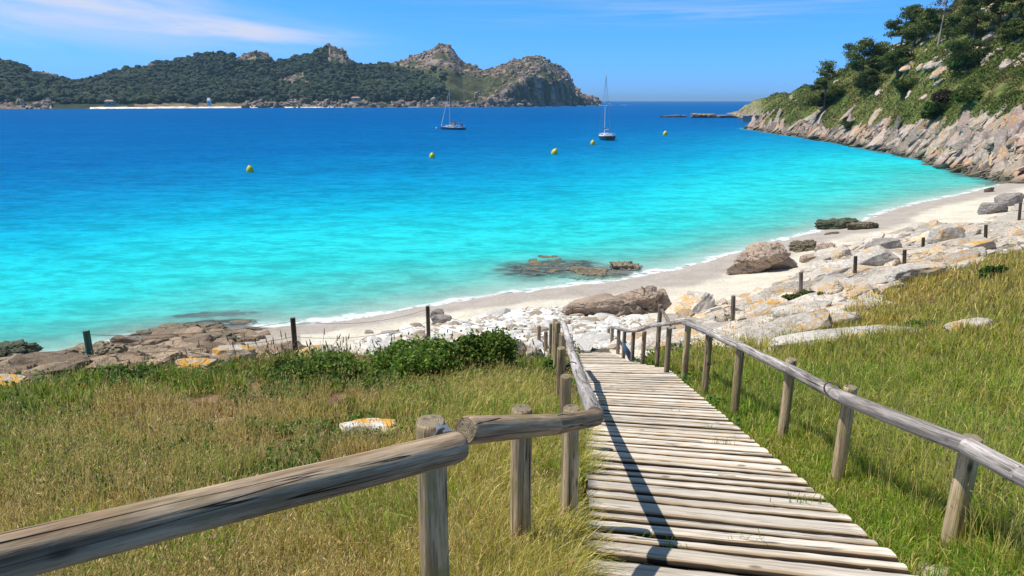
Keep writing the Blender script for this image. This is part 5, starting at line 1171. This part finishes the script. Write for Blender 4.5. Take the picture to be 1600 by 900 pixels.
    up = sstep(640, 430, py)
    h = (.20+.26*g.random(len(x))+.12*n2)*np.interp(r, [2, 5, 12, 30], [.8, 1, 1., .75])*np.where(mm, .45, 1)*(.5+.5*tht)
    seg = [(_r[i].lerp(_r[i+1], t_)) for i in range(len(_r)-1) for t_ in np.linspace(0, 1, 12)]
    dk = np.min([np.hypot(x-q.x, y-q.y) for q in seg], axis=0); h = h*(.38+.62*sstep(.15, 1.3, dk))
    c = lerp(PAL['lush'], PAL['olive'], np.clip(.25+.75*up+.5*n1+.2*tc, 0, 1)); c = lerp(c, np.broadcast_to(PAL['straw'], c.shape), .55*(tc > 1.1)); c = pick(c, PAL['straw'], .10+.26*up, g); c = pick(c, PAL['brown'], .05+.14*up, g)
    c = c*g.uniform(.45, 1.8, len(x))[:, None]
    w = np.interp(r, [2, 5, 12, 30], [.004, .006, .0115, .026])*g.uniform(.6, 1.4, len(x))
    o, t = blades('fresh_grass', x, y, z, h, w, c, .65, 8, out=out); tag(o, 'fresh green grass filling the slope right of the boardwalk', 'grass', kind='stuff')
    pool = np.where((g.random(len(x)) < .035+.03*up) & (dk > .5))[0]; xs, ys, zs, rs = x[pool], y[pool], z[pool], r[pool]
    hs = np.interp(rs, [2, 8, 30], [.62, .62, .45])*g.uniform(.55, 1.2, len(pool)); cs = lerp(PAL['straw'], PAL['olive'], g.random(len(pool)))*1.1
    o, t = blades('tall_seed_stalks', xs, ys, zs, hs, np.interp(rs, [2, 6, 30], [.003, .005, .012]), cs, .45, 9, lean_dir=(.4, .1, 0), lean_amt=.1); tag(o, 'tall pale seed stalks rising over the right hand grass', 'grass', kind='stuff')
    o = seedheads('pale_seed_heads', t, np.interp(rs, [2, 8, 30], [.022, .034, .06])*g.uniform(.6, 1.3, len(pool)), np.array([.40, .37, .16])[None]*g.uniform(.6, 1.3, len(pool))[:, None], 10); tag(o, 'slim pale seed heads over the right hand grass', 'grass', kind='stuff')
    # low leafy weeds
    x, y, z, px, py, r = field_points(200000, 2.0, 26, 12, -46, 20, .55)
    q = fbm(x*.8, y*.8, s=110, o=3)+.35*sstep(625, 590, py)+.12*(px > 900)
    m = inpoly(px, py, L_FIELD) & (q > .17) & (px > -130) | (inpoly(px, py, R_FIELD) & (q > .25) & (px < 1500)); x, y, z, px, py, r = [v[m] for v in (x, y, z, px, py, r)]
    k = np.arange(len(x))[:70000]; cen = np.stack([x[k], y[k], z[k]+g.uniform(.01, .14, len(k))*np.interp(r[k], [2, 10, 25], [1, 1.5, 2.6])], 1)
    c = np.array([.10, .19, .03])[None]*g.uniform(.5, 1.7, len(k))[:, None]
    o = leaf_cloud('leafy_weeds', cen, .8, np.interp(r[k], [2, 6, 25], [.018, .035, .09])*g.uniform(.6, 1.4, len(k)), c, M['leaf'], 13, elong=1.4); tag(o, 'low bright green leafy weeds scattered through the meadow', 'weeds', kind='stuff')
meadow()
def gap_tufts():
    g = np.random.default_rng(91); X, Y, Z = [], [], []
    for px, py, k, sp in ((945, 862, 26, .05), (1000, 846, 12, .04), (1050, 858, 14, .06), (1170, 842, 14, .07), (1125, 690, 18, .10), (1265, 780, 30, .12), (1060, 640, 8, .05), (930, 880, 26, .08), (1110, 668, 8, .04)):
        p = deck_pt(px, py); X += list(p.x+g.normal(0, sp, k)); q = g.normal(0, .012, k); Y += list(p.y+q); Z += list(np.array(deckz(p.y+q))-.02)
    X, Y, Z = map(np.array, (X, Y, Z)); n = len(X); c = PAL['lush'][None]*g.uniform(.6, 1.3, n)[:, None]
    o, t = blades('gap_grass', X, Y, Z, g.uniform(.05, .16, n), np.full(n, .005), c, 1.0, 92); tag(o, 'small green tufts sprouting between the boardwalk planks', 'grass', kind='stuff')
gap_tufts()
# ------------------------------------------------------------------ bushes by the beach fence
def bramble():
    for i, (px, py, w, h, c, n, lb, lf) in enumerate([(738, 588, 104, 82, (.14, .21, .035), 9000, 'dense dark green rounded bush at the end of the bramble', .055), (655, 600, 150, 70, (.16, .25, .04), 11000, 'sprawling light green bramble left of the rounded bush', .055),
                                                      (560, 604, 150, 52, (.15, .22, .04), 6000, 'low leafy bramble mat along the meadow edge', .055), (470, 600, 130, 28, (.085, .14, .024), 6000, 'lowest end of the leafy mat behind the dark fence post', .055),
                                                      (300, 584, 44, 24, (.06, .12, .022), 1800, 'small round green bush among the lichen rocks', .06), (865, 602, 50, 46, (.07, .15, .02), 3000, 'fresh green tuft of leaves at the railing posts', .05), (190, 596, 110, 22, (.08, .14, .024), 3500, 'green leafy strip beside the teal post', .06),
                                                      (1440, 520, 44, 24, (.075, .15, .022), 1800, 'bright green leafy clump between two pale slabs', .06), (1550, 436, 36, 22, (.06, .12, .022), 1500, 'small spiky green clump high in the right meadow', .07), (1262, 472, 60, 16, (.10, .13, .03), 1500, 'scrubby green patch under the thick short post', .07)]):
        b = hit(px, py)
        if b is None: continue
        f = float(to_px(b.x, b.y, b.z)[2]); shrub(b-Vector((0, 0, .03)), w/FPX*f/2*1.1, h/FPX*f*.9, c, n, lb, name='bramble_bush' if i < 4 else 'shrub', seed=90+i, leaf=lf*f/14, lift=.8)
    # dead twigs and dry stalks standing against the sand
    g = np.random.default_rng(8); parts = []
    for k in range(150):
        px = g.uniform(470, 860) if k % 3 else g.uniform(300, 560); b = hit(px, g.uniform(560, 585))
        if b is None: continue
        h = g.uniform(.25, .75); l = g.normal(0, .12, 2); parts.append(tube_arr([b, b+Vector((l[0]*.4, l[1]*.4, h*.6)), b+Vector((l[0], l[1], h))], [.006, .005, .004], 4, k))
        parts.append(tube_arr([b+Vector((l[0]*.9, l[1]*.9, h*.85)), b+Vector((l[0]*1.1, l[1], h*1.05))], [.014, .006], 5, k))
    V, F = join(parts); o = mesh_arr('dry_stalks', V, F, plain('dry_stalk', (.25, .17, .09), .9), None, False); tag(o, 'brown dry flower stalks standing against the pale sand', 'weeds', kind='stuff')
bramble()

# ------------------------------------------------------------------ air
HZ = MT('sea_air'); pv = HZ.n.new('ShaderNodeVolumePrincipled'); pv.inputs['Color'].default_value = (.45, .74, 1., 1); pv.inputs['Density'].default_value = 9e-5; pv.inputs['Anisotropy'].default_value = 0.
HZ.l.new(pv.outputs[0], HZ.out.inputs['Volume'])
hv, hf = box_arr(0, 0, 32.5, 30000, 30000, 99); hz_ = mesh_arr('haze', hv, hf, HZ.m); tag(hz_, 'thin blue sea haze over the bay', 'haze', kind='stuff')
